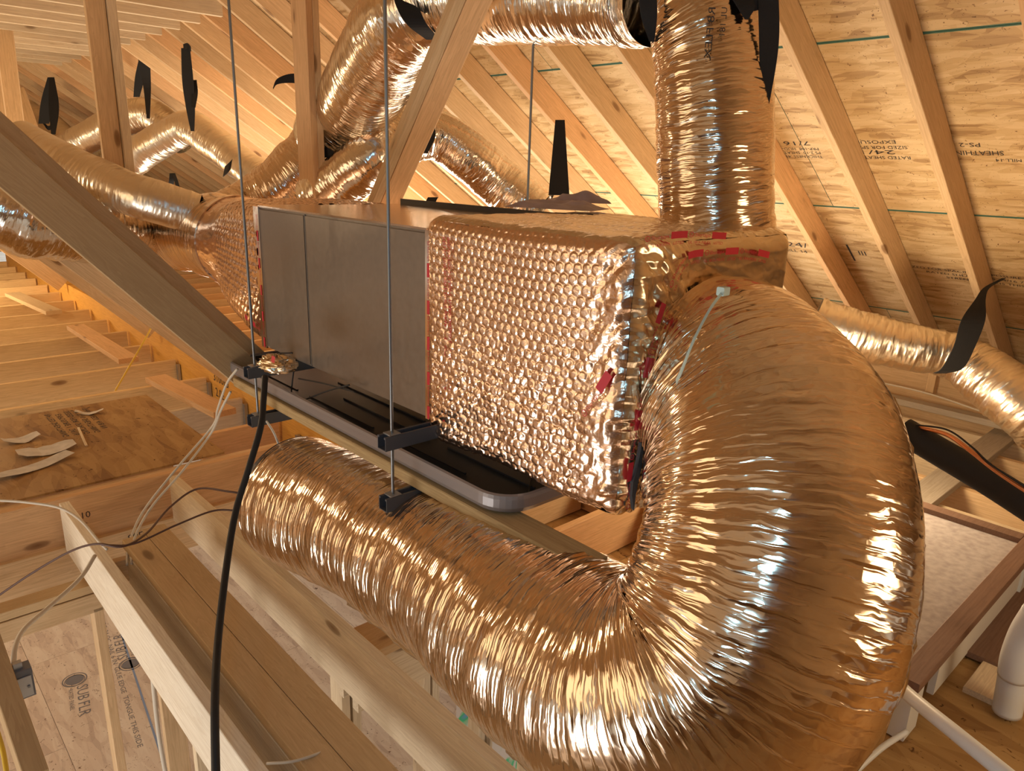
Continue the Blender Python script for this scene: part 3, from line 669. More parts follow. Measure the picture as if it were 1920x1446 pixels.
def fishscale(u, v, pitch=.0275, h=.0017):
    """bubble wrap: domes in a staggered grid"""
    ru = pitch; rv = pitch * .9
    row = np.floor(v / rv); uu = u / ru + .5 * (row % 2); fu = (uu % 1) - .5; fv = (v / rv % 1) - .5
    r2 = (fu ** 2 + fv ** 2) / .25; t_ = np.clip((1 - r2) / .42, 0, 1); z = t_ * t_ * (3 - 2 * t_) + .25 * np.clip(1 - r2, 0, 1)
    amp = .7 + .6 * vn(np.floor(uu) * 1.7 + 3.3, row * 1.9 + 5.1, 17)
    return h * amp * z
PY0, PY1, PZ0, PZ1 = .963, 1.725, -.792, -.137
pl = empty('supply_plenum', (1.57, 1.3, PZ0), 'large copper-looking box plenum wrapped in quilted bubble foil', 'plenum')
def rbox(x0, x1, y0, y1, z0, z1, r, st):
    c = np.array([(x0 + x1) / 2, (y0 + y1) / 2, (z0 + z1) / 2]); hh = np.array([x1 - x0, y1 - y0, z1 - z0]) / 2
    out = []
    for ax in range(3):
        for sg in (-1, 1):
            a, b = [i for i in range(3) if i != ax]
            na = int(2 * hh[a] / st) + 1; nb = int(2 * hh[b] / st) + 1
            A, Bm = np.meshgrid(np.linspace(-hh[a], hh[a], na), np.linspace(-hh[b], hh[b], nb), indexing='ij')
            P = np.zeros(A.shape + (3,)); P[..., a] = A; P[..., b] = Bm; P[..., ax] = sg * hh[ax]
            inner = np.clip(P, -(hh - r), hh - r); D = P - inner; D /= np.linalg.norm(D, axis=-1)[..., None]
            out.append((ax, sg, inner + D * r + c, D, P + c, na, nb, sg * (1 if ax != 1 else -1) > 0))
    return out
def sm(x, a, b): t = np.clip((x - a) / (b - a), 0, 1); return t * t * (3 - 2 * t)
for ax, sg, P, D, Q, na, nb, flip in rbox(AX - .01, AX1 + .02, PY0, PY1, PZ0, PZ1, .045, .0025):
    if ax == 1 and sg == 1: continue
    x, y, z = P[..., 0], P[..., 1], P[..., 2]
    crumple = .012 * (vl(z * 22 + y * 8, x * 30 + y * 26 + z * 9, 5) - .4) + .006 * vl(z * 60, y * 70 + x * 60, 6)
    if ax == 0:
        q = fishscale(y + .010 * vn(z * 9, y * 7, 18), z + .012 * np.sin(y * 6)) + (.003 * (ridge(y * 9 + z * 5, z * 13, 19) - .5) + .0016 * vl(y * 120, z * 110, 20)) * sm(-z, .28, .6) + .004 * (vl(y * 55, z * 60, 3) - .5) * sm(-z, .25, .6) + .003 * vl(y * 90, z * 100, 9) * sm(-z, .2, .6)
        near = sm(y, PY0 + .03, PY0 + .16)
        d = q * near + crumple * (1 - near) * 1.2 + .012 * (vn(y * 5, z * 5, 8) - .5)
    elif ax == 2:
        d = (.002 * fishscale(y, x) / .0042 + .004 * ridge(y * 12, x * 40, 11)) if sg > 0 else 0 * x
        d = d + .006 * (vn(x * 4, y * 4, 12) - .5)
    else:
        d = crumple * sm(AX + .28 - x, 0, .22) * 1.5 + .004 * (vn(x * 14, z * 14, 13) - .5) + .003 * (ridge(x * 10 + z * 6, z * 30, 14) - .5)
    d = d * sm(y, PY0 - .5, PY0 + .0) * (1 - sm(y, PY1 - .06, PY1 - .03))
    V = (P + D * d[..., None]).reshape(-1, 3); Fc = grid_faces(na, nb)
    if not flip: Fc = Fc[:, ::-1]
    oth = [i for i in range(3) if i != ax]; uv = np.stack([Q[..., oth[0]].ravel(), Q[..., oth[1]].ravel()], 1)
    nm = {(0, -1): 'front_wrap', (0, 1): 'rear_wrap', (1, -1): 'end_wrap', (2, 1): 'top_wrap', (2, -1): 'bottom_wrap'}[(ax, sg)]
    mesh(nm, V, Fc, FOIL_WRAP if ax == 0 else FOIL_TAPE, pl, smooth=True, uv=uv)
# flange strips with red tape print
for (yy, lab, wd) in ((AY0 - .012, 'near_tape_strip', .030), (AY1 + .014, 'far_tape_strip', .045)):
    obox(lab, (AX - .006, yy, (AZ0 + AZ1) / 2), .006, wd, AZ1 - AZ0, FOIL_FLAT, ah, cc=.001)
def tape_art(n, sz=.014, seed=0, dbl=True):
    a = Art(); u = 0
    for i in range(n):
        a.ring(u + sz * .5, sz * .35, sz * .38, sz * .5, 16); a.text('UL', u + sz * .18, sz * .15, sz * .5)
        u += sz * 1.2; u += a.text('Shurtape', u, 0, sz) + sz * .4
        a.rect(u, -sz * .25, u + sz * 3.4, sz * 1.0, 6); u += sz * 3.8
        if dbl: a.text('UL 181A-P/B-FX   LISTED', u - sz * 9, -sz * 1.3, sz * .75)
    a.w = u; return a
a = tape_art(5, .016, dbl=False); a.lay('tape_print', lambda u, v: (AX - .0105, AY0 - .016 - v * .6 + .006, AZ1 - .03 - u * .53 / a.w), RED, ah)
a = tape_art(5, .016, dbl=False); a.lay('tape_print', lambda u, v: (AX - .0105, AY1 + .012 - v * .6, AZ1 - .03 - u * .53 / a.w), RED, ah)
a = Art(); s_ = 'REFLECTIVE BUBBLE DUCT WRAP   R-8   ASTM E84   KEEP AWAY FROM FLAME   '
a.text(s_ * 1, 0, .0, .017, 1.0); a.text('INSULATION CLASS 1  FLAME SPREAD 25 SMOKE 50  R-VALUE 8 ', 0, -.020, .017, 1.0)
ww_ = max(v[0] for v in a.V)
a.lay('wrap_print', lambda u, v: (AX - .0175, 1.605 + v - .01 * math.sin(u / ww_ * 3), PZ1 - .05 - u * .57 / ww_), RED, pl)
# tape print on the end face and the taped corner of the plenum (paths in the end plane)
def path_fn(P, plane, off, wtot, sag=0):
    Q, s = resample(tsubdiv(P, 10), .004); T = np.gradient(Q, axis=0); T /= np.linalg.norm(T, axis=1)[:, None]
    def f(u, v):
        t = u / wtot * s[-1]; c = np.array([np.interp(t, s, Q[:, k]) for k in range(2)]); tt = np.array([np.interp(t, s, T[:, k]) for k in range(2)])
        nrm = np.array([-tt[1], tt[0]]); c = c + nrm * v
        return plane(c[0], c[1], off)
    return f, s[-1]
def endp(x, z, off): return (x, PY0 - off, z)
def px_end(px, py):
    p = at(px, py, 1, PY0 - .008); return (p[0], p[2])
for path, sz, rep in (([px_end(1205, 452), px_end(1280, 443), px_end(1360, 446)], .012, 2),
                      ([px_end(1255, 540), px_end(1268, 505), px_end(1290, 482), px_end(1340, 476), px_end(1400, 474), px_end(1440, 482)], .013, 3),
                      ([px_end(1176, 952), px_end(1180, 890), px_end(1188, 830), px_end(1205, 730), px_end(1222, 640), px_end(1245, 565)], .015, 4)):
    Pn = path if path[0][1] > -.3 else path
    f, ln = path_fn(Pn, endp, .016, 1.0)
    a = tape_art(rep, sz); kx = ln / a.w
    f2, _ = path_fn(Pn, endp, .014, a.w)
    a.lay('tape_print', f2, RED, pl)
def frontp(y, z, off): return (AX - .01 - off, y, z)
pf = [at(1098, 782, 0, AX - .02), at(1125, 740, 0, AX - .02), at(1150, 700, 0, AX - .02)]
a = tape_art(1, .018, dbl=False); f2, _ = path_fn([(p[1], p[2]) for p in pf], frontp, .014, a.w)
a.V = [(u, -v) for u, v in a.V]
a.lay('tape_print', f2, RED, pl)
tz = at(1205, 900, 1, PY0 - .02)
V = []; Fc = []
pg = [(1209, 826), (1203, 832), (1200, 852), (1195, 878), (1187, 905), (1185, 930), (1189, 958), (1192, 930), (1196, 908), (1203, 880), (1206, 850)]
pts_ = [at(x_, y_, 1, PY0 - .022) for x_, y_ in pg]
V = pts_ + [p + np.array([.004, .012, 0]) for p in pts_]; n = len(pg)
mesh('torn_gap', V, [tuple(range(n)), tuple(range(2 * n - 1, n - 1, -1))] + [(i, n + i, n + (i + 1) % n, (i + 1) % n) for i in range(n)], DARKGAP, pl)  # dark slab stands for the shade inside the tear
# wrapper lying on the plenum
wr = empty('paper_wrapper', (1.70, 1.42, PZ1), 'crumpled purplish brown paper wrapper lying on top of the plenum', 'wrapper')
def crumpled(name, c, lx, ly, hz, seed, an):
    n = 26; V = []
    for i in range(n):
        for j in range(n):
            u = (i / (n - 1) - .5) * lx; v = (j / (n - 1) - .5) * ly
            e_ = min(i, j, n - 1 - i, n - 1 - j) / 5.
            zz = hz * min(1, e_) * (.45 + .8 * float(ridge(np.array(u * 14 + v * 6), np.array(v * 14), seed)) ** 1.5)
            V.append((c[0] + u * math.cos(an) - v * math.sin(an), c[1] + u * math.sin(an) + v * math.cos(an), c[2] + zz + .004 * (seed - 20)))
    return mesh(name, V, grid_faces(n, n), WRAPPER, wr)
wc_ = at(1045, 392, 2, PZ1 + .01)
crumpled('sheet', wc_, .20, .30, .02, 21, .4); crumpled('folded_sheet', at(1085, 388, 2, PZ1 + .012), .14, .20, .035, 24, .9)

# ------------------------------------------------------------------ hangers: rods, struts, pan, timber
RX = 1.09
def rod(x, y, z0, z1, label, grp=None):
    t = empty('threaded_rod', (x, y, z0), label, 'rod', grp)
    n = 16; zs = np.arange(z0, z1, .0012); k2 = len(zs)
    # thread: gently ringed profile
    zs = np.linspace(z0, z1, int((z1 - z0) / .002)); th = np.linspace(0, 2 * np.pi, 8, endpoint=False)
    r = .0047 + .0005 * (np.arange(len(zs)) % 2)
    V = np.stack([x + r[:, None] * np.cos(th), y + r[:, None] * np.sin(th), zs[:, None] + 0 * th], -1).reshape(-1, 3)
    mesh('rod', V, grid_faces(len(zs), 8, True), STEEL, t, smooth=True)
    return t
def nut(t, x, y, z):
    V = []; 
    for zz in (z - .004, z + .004):
        for i in range(6): V.append((x + .0095 * math.cos(i * math.pi / 3), y + .0095 * math.sin(i * math.pi / 3), zz))
    mesh('nut', V, [tuple(range(5, -1, -1)), tuple(range(6, 12))] + [(i, (i + 1) % 6, 6 + (i + 1) % 6, 6 + i) for i in range(6)], GALV, t)
YM = RX / .886 * 1.351; YL = RX / .886 * 2.088
t = rod(RX, YM, -.985, 1.9, 'nearest threaded steel rod hanging in front of the grey casing'); nut(t, RX, YM, -.775); nut(t, RX, YM, -.965)
t = rod(RX, YL, -.985, 1.9, 'left threaded steel rod passing in front of the foil boot'); nut(t, RX, YL, -.775); nut(t, RX, YL, -.965)
t = rod(2.07, 2.165, -.76, 1.35, 'thin threaded rod behind the plenum near the black strap')
def strut(yc, zc, label):
    t = empty('strut_channel', (1.5, yc, zc), label, 'strut', 'grey strut channels under the air handler')
    h, w, th, lip = .0205, .0205, .0025, .008
    pr = [(-w, h), (-w, -h), (w, -h), (w, h), (w - lip, h), (w - lip, h - .006), (w - th, h - .006), (w - th, -h + th), (-w + th, -h + th), (-w + th, h - .006), (-w + lip, h - .006), (-w + lip, h)]
    xs = (RX - .035, 2.02); n = len(pr)
    V = [(x_, yc + a_, zc + b_) for x_ in xs for a_, b_ in pr]
    Fc = [(i, n + i, n + (i + 1) % n, (i + 1) % n) for i in range(n)]
    Fc += [(0, 1, 8, 9), (1, 2, 7, 8), (2, 3, 6, 7), (3, 4, 5, 6), (9, 10, 11, 0)]
    Fc += [tuple(n + i for i in f[::-1]) for f in Fc[-5:]]
    mesh('channel', V, Fc, STRUT, t)
    obox('square_washer', (RX, yc, zc + h + .002), .036, .036, .004, GALV, t)
strut(YM, -.757, 'upper grey strut channel at the near rod, over the pan')
strut(YL, -.757, 'upper grey strut channel at the left rod, by the crumpled foil')
strut(YM, -.945, 'lower grey strut channel at the near rod, under the timber')
strut(YL, -.945, 'lower grey strut channel at the left rod, in front of the orange beam')
sp = stick('support_timber', (1.2045, .985, -.903), (1.2045, 2.96, -.903), .089, .038, TREATED, c=.003); tag(sp, 'greenish treated two by four lying flat on the struts under the drain pan', 'timber')
# pan
pn = empty('drain_pan', (1.57, 2.15, -.884), 'shallow black drain pan with rounded corners and grey rim below the air handler', 'pan')
def rrect(x0, x1, y0, y1, r, n=10):
    P = []
    for cx, cy, a0 in ((x1 - r, y1 - r, 0), (x0 + r, y1 - r, 90), (x0 + r, y0 + r, 180), (x1 - r, y0 + r, 270)):
        for i in range(n + 1):
            a_ = math.radians(a0 + 90 * i / n); P.append((cx + r * math.cos(a_), cy + r * math.sin(a_)))
    return P
px0, px1, py0, py1 = 1.165, 2.02, 1.262, 3.08
lv_ = [(0.03, -.882), (.008, -.876), (0, -.862), (0, -.838), (.002, -.828), (.008, -.824), (.013, -.828), (.014, -.862), (.03, -.872)]
V = []; n = 44
for ins, zz in lv_:
    V += [(x_, y_, zz) for x_, y_ in rrect(px0 + ins, px1 - ins, py0 + ins, py1 - ins, .105 - ins)]
Fc = [tuple(f) for f in grid_faces(len(lv_), n, True)]; nf = len(Fc); Fc.append(tuple(range(n)))
mesh('rim', V[:7 * n], [f for f in Fc if max(f) < 7 * n and len(f) == 4] + [tuple(range(n - 1, -1, -1))], PANRIM, pn, smooth=False)
V2 = V[6 * n:]; Fc2 = [tuple(f) for f in grid_faces(3, n, True)] + [tuple(range(2 * n, 3 * n))]
mesh('basin', V2, Fc2, PANIN, pn)
for i, (xx, ya, yb) in enumerate([(1.27, 1.55, 1.95), (1.27, 2.05, 2.5), (1.36, 1.35, 1.75), (1.36, 1.85, 2.4), (1.45, 1.4, 1.9), (1.45, 2.0, 2.6), (1.27, 2.6, 2.95)]):
    obox('stiffening_rib', (xx, (ya + yb) / 2, -.8705), .006, yb - ya, .006, PANIN, pn, cc=.002)
tag(stick('black_wire_stub', (1.30, 1.32, -.866), (1.42, 1.42, -.864), .004, .004, RUBBER), 'thin black wire lying in the near end of the pan', 'wire')
# wires hanging in the pan at the left end
for i, (pa, pb, lab) in enumerate([((470, 668), (548, 662), 'black wire along the far pan edge near the crumpled foil'), ((552, 684), (546, 738), 'short black wire hanging down over the pan edge'), ((560, 710), (665, 735), 'long black wire crossing the inside of the pan'), ((575, 748), (655, 722), 'black wire slanting up from the pan rim')]):
    A_ = at(*pa, 0, 1.19 if i != 2 else 1.21); B_ = at(*pb, 0, 1.20); A_ = A_; 
    tag(pipe('control_wire', [A_, (A_ + B_) / 2 + np.array([0, 0, .004]), B_], .0028, RUBBER), lab, 'wire')
cf = empty('foil_scrap', dep(515, 680, 2.45), 'crumpled foil tape scrap with a red mark on the strut end', 'tape scrap')
def foilcrumple(name, c, r, seed, mat):
    n = 40; th, ph = np.meshgrid(np.linspace(0, math.pi, n), np.linspace(0, 2 * math.pi, n), indexing='ij')
    d = r * (1 + .5 * (ridge(th * 4 + 3, ph * 3, seed) - .5))
    V = np.stack([c[0] + d * np.sin(th) * np.cos(ph) * 1.1, c[1] + d * np.sin(th) * np.sin(ph) * 1.6, c[2] + d * np.cos(th) * .55], -1).reshape(-1, 3)
    return mesh(name, V, grid_faces(n, n), mat, cf, uv=np.stack([th.ravel() * .1, ph.ravel() * .1], 1))
foilcrumple('foil_ball', dep(520, 682, 2.42), .045, 31, FOIL_TAPE)
a = Art(); a.rect(-.012, -.01, .012, .01, 2); cc_ = dep(512, 674, 2.33); a.lay('red_mark', lambda u, v: (cc_[0] + v * .2, cc_[1] - u, cc_[2] + v), RED, cf)

# ------------------------------------------------------------------ the big return duct with its U bend
dt = empty('return_duct', (1.3, .8, -1.2), 'huge foil flex duct bending from the plenum end down and back under the pan', 'duct')
DP = [(1.53, .963, -.48), (1.52, .87, -.49), (1.44, .72, -.58), (1.32, .62, -.77), (1.22, .62, -.97), (1.15, .76, -1.09), (1.15, 1.0, -1.13), (1.18, 1.4, -1.15), (1.19, 1.9, -1.19), (1.153, 2.4, -1.23)]
DR = [.25, .262, .27, .272, .272, .262, .25, .235, .23, .235]
tube('jacket', DP, DR, FOIL, dt, ds=.0026, nth=460, amp=.0155, lam=.033, seed=41, fold=1.1, big=.020, smooth_out=.08, stretch=15)
Cq = tsubdiv([list(p) + [r] for p, r in zip(DP, DR)], 14); Tq = np.gradient(Cq[:, :3], axis=0); Tq /= np.linalg.norm(Tq, axis=1)[:, None]
V = []; rs = np.random.RandomState(4); idx = range(26, 112)
for i_ in idx:
    nn_ = np.cross(Tq[i_], -Cq[i_, :3]); nn_ /= np.linalg.norm(nn_)
    if nn_[1] > 0: nn_ = -nn_
    bb_ = np.cross(Tq[i_], nn_); r_ = Cq[i_, 3]
    for k_ in range(7):
        a_ = .02 + (k_ - 3) * .022; u_ = Cq[i_, :3] + (nn_ * math.cos(a_) + bb_ * math.sin(a_)) * (r_ - .004 + (.010 * rs.rand() + .006) * (1 - abs(k_ - 3) / 3.3))
        V.append(u_)
mesh('taped_seam', V, grid_faces(len(idx), 7), FOIL_TAPE, dt, uv=np.array([(i_ * .02, k_ * .01) for i_ in idx for k_ in range(7)]))
def ringband(name, c, t, r0, w, mat, parent, th=.004, n=72):
    t = np.array(t, float); t /= np.linalg.norm(t); a_ = np.cross(t, (0, 0, 1.)); a_ /= np.linalg.norm(a_); b_ = np.cross(t, a_)
    pr = [(-w / 2, 0), (-w / 2, th), (w / 2, th), (w / 2, 0)]; V = []
    for i in range(n):
        an = 2 * math.pi * i / n
        for s_, dr in pr: V.append(np.array(c) + t * s_ + (a_ * math.cos(an) + b_ * math.sin(an)) * (r0 + dr))
    Fc = [(4 * i + k_, 4 * i + (k_ + 1) % 4, 4 * ((i + 1) % n) + (k_ + 1) % 4, 4 * ((i + 1) % n) + k_) for i in range(n) for k_ in range(4)]
    return mesh(name, V, Fc, mat, parent, smooth=False)
e_ = np.array(DP[-1]); te = e_ - np.array(DP[-2]); te /= np.linalg.norm(te)
ringband('end_collar', e_, te, .232, .02, plain('dark_collar', (.05, .045, .05), .4, .4), dt, .006)
V = [e_ + te * .012 + (np.cross(te, (0, 0, 1.)) * math.cos(a_) + np.cross(te, np.cross(te, (0, 0, 1.))) * math.sin(a_)) * .234 for a_ in np.linspace(0, 2 * math.pi, 48, endpoint=False)]
mesh('end_cap', V, [tuple(range(48))], DARKGAP, dt)
# zip tie on the collar
za = [at(1358, 546, 1, .93), at(1330, 588, 1, .90), at(1300, 640, 1, .89), at(1272, 705, 1, .90)]
za = [dep(1356, 546, 1.52), dep(1330, 582, 1.47), dep(1300, 640, 1.43), dep(1280, 690, 1.42), dep(1268, 716, 1.45)]
zt_ = empty('zip_tie', za[0], 'pale translucent zip tie around the collar of the big foil duct', 'zip tie')
ribbon('strap', za, np.array([.5, .5, .5]), .011, ZIP, zt_, .002)
obox('tie_head', za[0], .022, .018, .018, ZIP, zt_)

# ------------------------------------------------------------------ vertical duct, top run, diagonal run
D2 = [(1345, 440, 2.25), (1340, 380, 2.22), (1336, 213, 2.17), (1326, 91, 2.15), (1300, 0, 2.14), (1262, -110, 2.14)]
vd = empty('riser_duct', dep(1340, 410, 2.22), 'foil flex duct rising straight from the plenum top beside the rafters', 'duct')
tube('jacket', [dep(*p) for p in D2], [.166, .166, .168, .163, .135, .13], FOIL, vd, ds=.004, nth=260, amp=.008, lam=.024, seed=51, big=.014, smooth_out=.3)
a = Art(); a.text('R8 FLEX', 0, 0, .03, 1.2); a.text('UL 181', 0, -.035, .025)
cd = dep(1342, 12, 1.955)
a.lay('duct_print', lambda u, v: cd + np.array([.737 * -.9 * v, -.675 * -.9 * v, -u]) * 1.0, INK, vd)
D3 = [(1240, 2, 2.22), (1190, -4, 2.4), (1000, -12, 2.72), (840, -14, 3.05)]
hd3 = empty('top_run_duct', dep(1000, -5, 2.5), 'foil duct running level along the top of the picture with bright underside', 'duct')
tube('jacket', [dep(*p) for p in D3], [.125, .147, .175, .195], FOIL_SILVER, hd3, ds=.004, nth=220, amp=.009, lam=.02, seed=61, big=.01, smooth_out=.5)
D4 = [(860, -14, 3.05), (795, 6, 3.12), (752, 42, 3.25), (705, 130, 3.72), (655, 212, 4.2), (615, 265, 4.4)]
d4 = empty('diagonal_duct', dep(700, 130, 2.95), 'shiny crumpled foil duct slanting down behind the near rod and square post', 'duct')
tube('jacket', [dep(*p) for p in D4], [.195, .195, .20, .215, .225, .22], FOIL_SILVER, d4, ds=.004, nth=240, amp=.012, lam=.035, seed=71, big=.02, smooth_out=.7)
d4b = empty('lower_diagonal_duct', dep(540, 330, 3.4), 'dull foil duct bending from the slanting duct into the trunk behind the post', 'duct')
tube('jacket', [dep(*p) for p in [(622, 250, 4.5), (585, 305, 4.5), (530, 350, 4.5), (470, 385, 4.5), (420, 410, 4.4)]], [.20, .20, .18, .16, .15], FOIL, d4b, ds=.005, nth=180, amp=.008, lam=.035, seed=75, big=.02, smooth_out=.6)
D5 = [(590, 380, 4.3), (645, 340, 4.2), (700, 292, 4.1), (760, 258, 4.2), (820, 255, 4.25), (880, 295, 4.3), (940, 345, 4.4), (1010, 400, 4.4)]
d5 = empty('arched_duct', dep(760, 258, 4.2), 'foil duct arching over a black strap behind the slanting strut', 'duct')
tube('jacket', [dep(*p) for p in D5], .148, FOIL_SILVER, d5, ds=.006, nth=180, amp=.012, lam=.04, seed=81, big=.02, smooth_out=.6)

# boot and trunk at the far end of the air handler
bt = empty('trunk_boot', (1.55, 3.0, -.5), 'flared foil boot joining the grey casing to the round trunk duct', 'duct fitting')
ns, nt2 = 150, 300
V = []; uvs = []
cA = np.array([(AX + AX1) / 2, AY1 + .02, (AZ0 + AZ1) / 2]); cB = np.array([1.62, 3.92, -.43])
tt = np.linspace(0, 1, ns)[:, None]; th = np.linspace(0, 2 * np.pi, nt2, endpoint=False)[None, :]
ex = 10 * (1 - sm(tt, 0, .9)) + 2 * sm(tt, 0, .9)
a_ = (AX1 - AX) / 2 * (1 - sm(tt, 0, 1)) + .235 * sm(tt, 0, 1); b_ = (AZ1 - AZ0) / 2 * (1 - sm(tt, 0, 1)) + .235 * sm(tt, 0, 1)
ct, st_ = np.cos(th), np.sin(th)
rad = (np.abs(ct / a_) ** ex + np.abs(st_ / b_) ** ex) ** (-1 / ex)
sg = tt * .7 + 0 * th; hg_ = th * .3 + 0 * tt
d = fishscale(sg, hg_, .03, .004) * (1 - sm(tt, .5, .7)) + .004 * ridge(sg * 20, hg_ * 40, 91) + .012 * (vn(sg * 5, hg_ * 6, 92) - .5)
rad = rad + d
P = cA + (cB - cA) * tt[..., None] + np.stack([ct * rad, 0 * rad, st_ * rad], -1)
mesh('boot_wrap', P.reshape(-1, 3), grid_faces(ns, nt2, True), FOIL_WRAP, bt, smooth=True, uv=np.stack([sg.ravel(), hg_.ravel()], 1))
ringband('taped_ring', cB - np.array([0, .02, 0]), (0, 1, 0), .238, .05, FOIL_FLAT, bt, .006)
a = tape_art(2, .016, dbl=False)
a.lay('tape_print', lambda u, v: (AX - .008, AY1 + .05 + u * .5, AZ0 + .06 + v + u * .12), RED, bt)
tr = empty('trunk_duct', (1.6, 4, -.43), 'round foil trunk duct behind the doubled brace with torn tape patches', 'duct')
tube('jacket', [cB, cB + np.array([.0, .3, .01]), dep(300, 432, 4.9), dep(225, 428, 5.2)], [.232, .23, .225, .20], FOIL, tr, ds=.005, nth=220, amp=.005, lam=.03, seed=95, big=.03, smooth_out=.8)
a = Art(); a.rect(-.03, -.05, .03, .03, 2); a.text('UL 181', -.02, .04, .03)
cc2 = dep(308, 408, 4.55); a.lay('tape_print', lambda u, v: cc2 + np.array([.9 * u, -.4 * u, v]), RED, tr)
f1 = empty('left_flex_duct', dep(120, 420, 3.9), 'crinkled foil flex duct leaving the left edge under the doubled brace', 'duct')
tube('jacket', [dep(*p) for p in [(-160, 330, 3.5), (-40, 372, 3.6), (70, 408, 3.75), (170, 425, 4.0), (250, 430, 4.4), (320, 435, 4.8)]], [.20, .205, .20, .195, .19, .18], FOIL_SILVER, f1, ds=.004, nth=260, amp=.022, lam=.04, seed=101, fold=.5, big=.03, smooth_out=.9, stretch=4)
f2 = empty('upper_flex_duct', dep(200, 330, 4.6), 'smooth tan foil flex duct coming over the trunk from upper left', 'duct')
tube('jacket', [dep(*p) for p in [(40, 262, 4.1), (120, 304, 4.0), (190, 340, 3.95), (270, 372, 3.9), (370, 402, 4.0)]], [.10, .11, .115, .115, .11], FOIL_OUT, f2, ds=.006, nth=160, amp=.006, lam=.03, seed=105, big=.02, smooth_out=.7)
g1 = empty('far_peaked_duct', dep(265, 215, 7.5), 'farther of two peaked foil ducts hung from the rafters, left strap', 'duct')
tube('jacket', [dep(*p) for p in [(95, 300, 7.6), (150, 268, 7.55), (215, 232, 7.5), (268, 212, 7.5), (300, 222, 7.5), (350, 262, 7.5)]], .155, FOIL_OUT, g1, ds=.012, nth=120, amp=.012, lam=.05, seed=111, big=.03, smooth_out=.7)
g2 = empty('near_peaked_duct', dep(350, 240, 6.5), 'nearer peaked foil duct hung by the long black strap, white lit underside', 'duct')
tube('jacket', [dep(*p) for p in [(180, 345, 6.7), (240, 304, 6.6), (300, 265, 6.5), (352, 240, 6.4), (395, 262, 6.3), (440, 297, 6.2), (490, 335, 6.0), (545, 375, 5.8)]], .142, FOIL_OUT, g2, ds=.01, nth=140, amp=.012, lam=.05, seed=115, big=.03, smooth_out=.7)
g0 = empty('farthest_duct', dep(90, 255, 9.5), 'small shiny foil duct piece far away at left below the black strap', 'duct')
tube('jacket', [dep(*p) for p in [(50, 215, 9.6), (80, 232, 9.5), (110, 255, 9.4), (140, 285, 9.3)]], .19, FOIL_OUT, g0, ds=.015, nth=90, amp=.014, lam=.05, seed=121, big=.04, smooth_out=.7)
g3 = empty('small_low_duct', dep(300, 360, 7.4), 'small foil duct tucked low behind the trunk with a thin strap', 'duct')
tube('jacket', [dep(*p) for p in [(250, 352, 7.6), (295, 358, 7.5), (340, 372, 7.3)]], .10, FOIL_OUT, g3, ds=.015, nth=80, amp=.01, lam=.05, seed=125, smooth_out=.7)
RD = [(1525, 600, 3.9), (1590, 625, 3.85), (1660, 642, 3.8), (1730, 655, 3.75), (1790, 668, 3.7), (1850, 706, 3.6), (1930, 770, 3.45), (1990, 825, 3.4)]
rd = empty('eave_duct', dep(1740, 655, 3.8), 'foil flex duct along the eave at right, sagging from a black strap', 'duct')
tube('jacket', [dep(*p) for p in RD], [.13, .13, .125, .12, .115, .135, .145, .145], FOIL_OUT, rd, ds=.005, nth=200, amp=.014, lam=.022, seed=131, big=.01, smooth_out=.9)

# ------------------------------------------------------------------ black straps
camr = MC @ np.array([1, 0, 0.])
def strap(pts, w, label, wd=None, t=.003, group=None):
    o = ribbon('hanger_strap', [dep(*p) for p in pts], camr if wd is None else wd, w, BLACK, None, t)
    return tag(o, label, 'strap', group)
def strap2(name, runs, label):
    t = empty('hanger_strap', dep(*runs[0][0][0]), label, 'strap')
    for pts, w, wd in runs: ribbon('band', [dep(*p) for p in pts], camr if wd is None else wd, w, BLACK, t, .003)
strap2('s', [([(94, 145, 8.6), (88, 190, 8.7), (82, 232, 8.8)], [.06, .14, .13], None), ([(97, 145, 8.6), (101, 200, 8.5), (100, 252, 8.4)], [.06, .12, .05], None), ([(80, 228, 9.0), (90, 240, 9.1), (100, 236, 9.0)], .05, (0, 0, 1))], 'wide black strap pair on the farthest duct at far left')
strap2('s', [([(266, 108, 6.9), (262, 145, 7.0), (256, 182, 7.1)], [.05, .09, .06], None), ([(270, 110, 6.8), (276, 165, 6.9), (278, 222, 6.9)], [.11, .07, .03], None)], 'forked black strap holding the farther peaked duct')
strap2('s', [([(348, 90, 5.8), (352, 150, 5.9), (357, 200, 6.0), (361, 246, 6.1)], [.07, .09, .075, .03], None), ([(363, 150, 5.95), (365, 175, 5.95), (363, 202, 5.95)], [.05, .05, .03], None), ([(344, 88, 5.8), (352, 86, 5.78), (358, 92, 5.8)], .04, (0, 0, 1))], 'long black strap over the peak of the nearer peaked duct')
strap([(420, 322, 5.9), (428, 315, 5.85), (434, 308, 5.85)], .09, 'small black band end on the right limb of the near peaked duct', (.3, .2, .8))
strap2('s', [([(323, 325, 6.9), (322, 338, 6.9), (319, 352, 6.95)], .05, None), ([(325, 325, 6.9), (332, 345, 6.85), (336, 368, 6.8)], .035, None)], 'thin black strap on the small low duct')
strap([(604, 158, 4.3), (575, 150, 4.3), (545, 147, 4.3), (520, 153, 4.3), (512, 166, 4.3)], [.055, .055, .05, .03, .01], 'black strap tail curling out left of the square post', (0, 0, 1))
strap([(596, 290, 4.18), (612, 286, 4.12), (630, 293, 4.08), (648, 296, 4.1), (662, 290, 4.2)], [.055, .055, .04, .04, .04], 'short black band around the slanting duct beside the square post', (0, 0, 1))
strap([(752, -30, 2.98), (764, 12, 2.94), (782, 46, 2.94), (812, 74, 3.02)], [.085, .09, .08, .055], 'broad black band around the duct elbow at the top')
strap([(800, 110, 3.9), (785, 150, 3.9), (770, 200, 3.95)], [.08, .12, .05], 'wide black strap behind the slanting strut, above the arched duct')
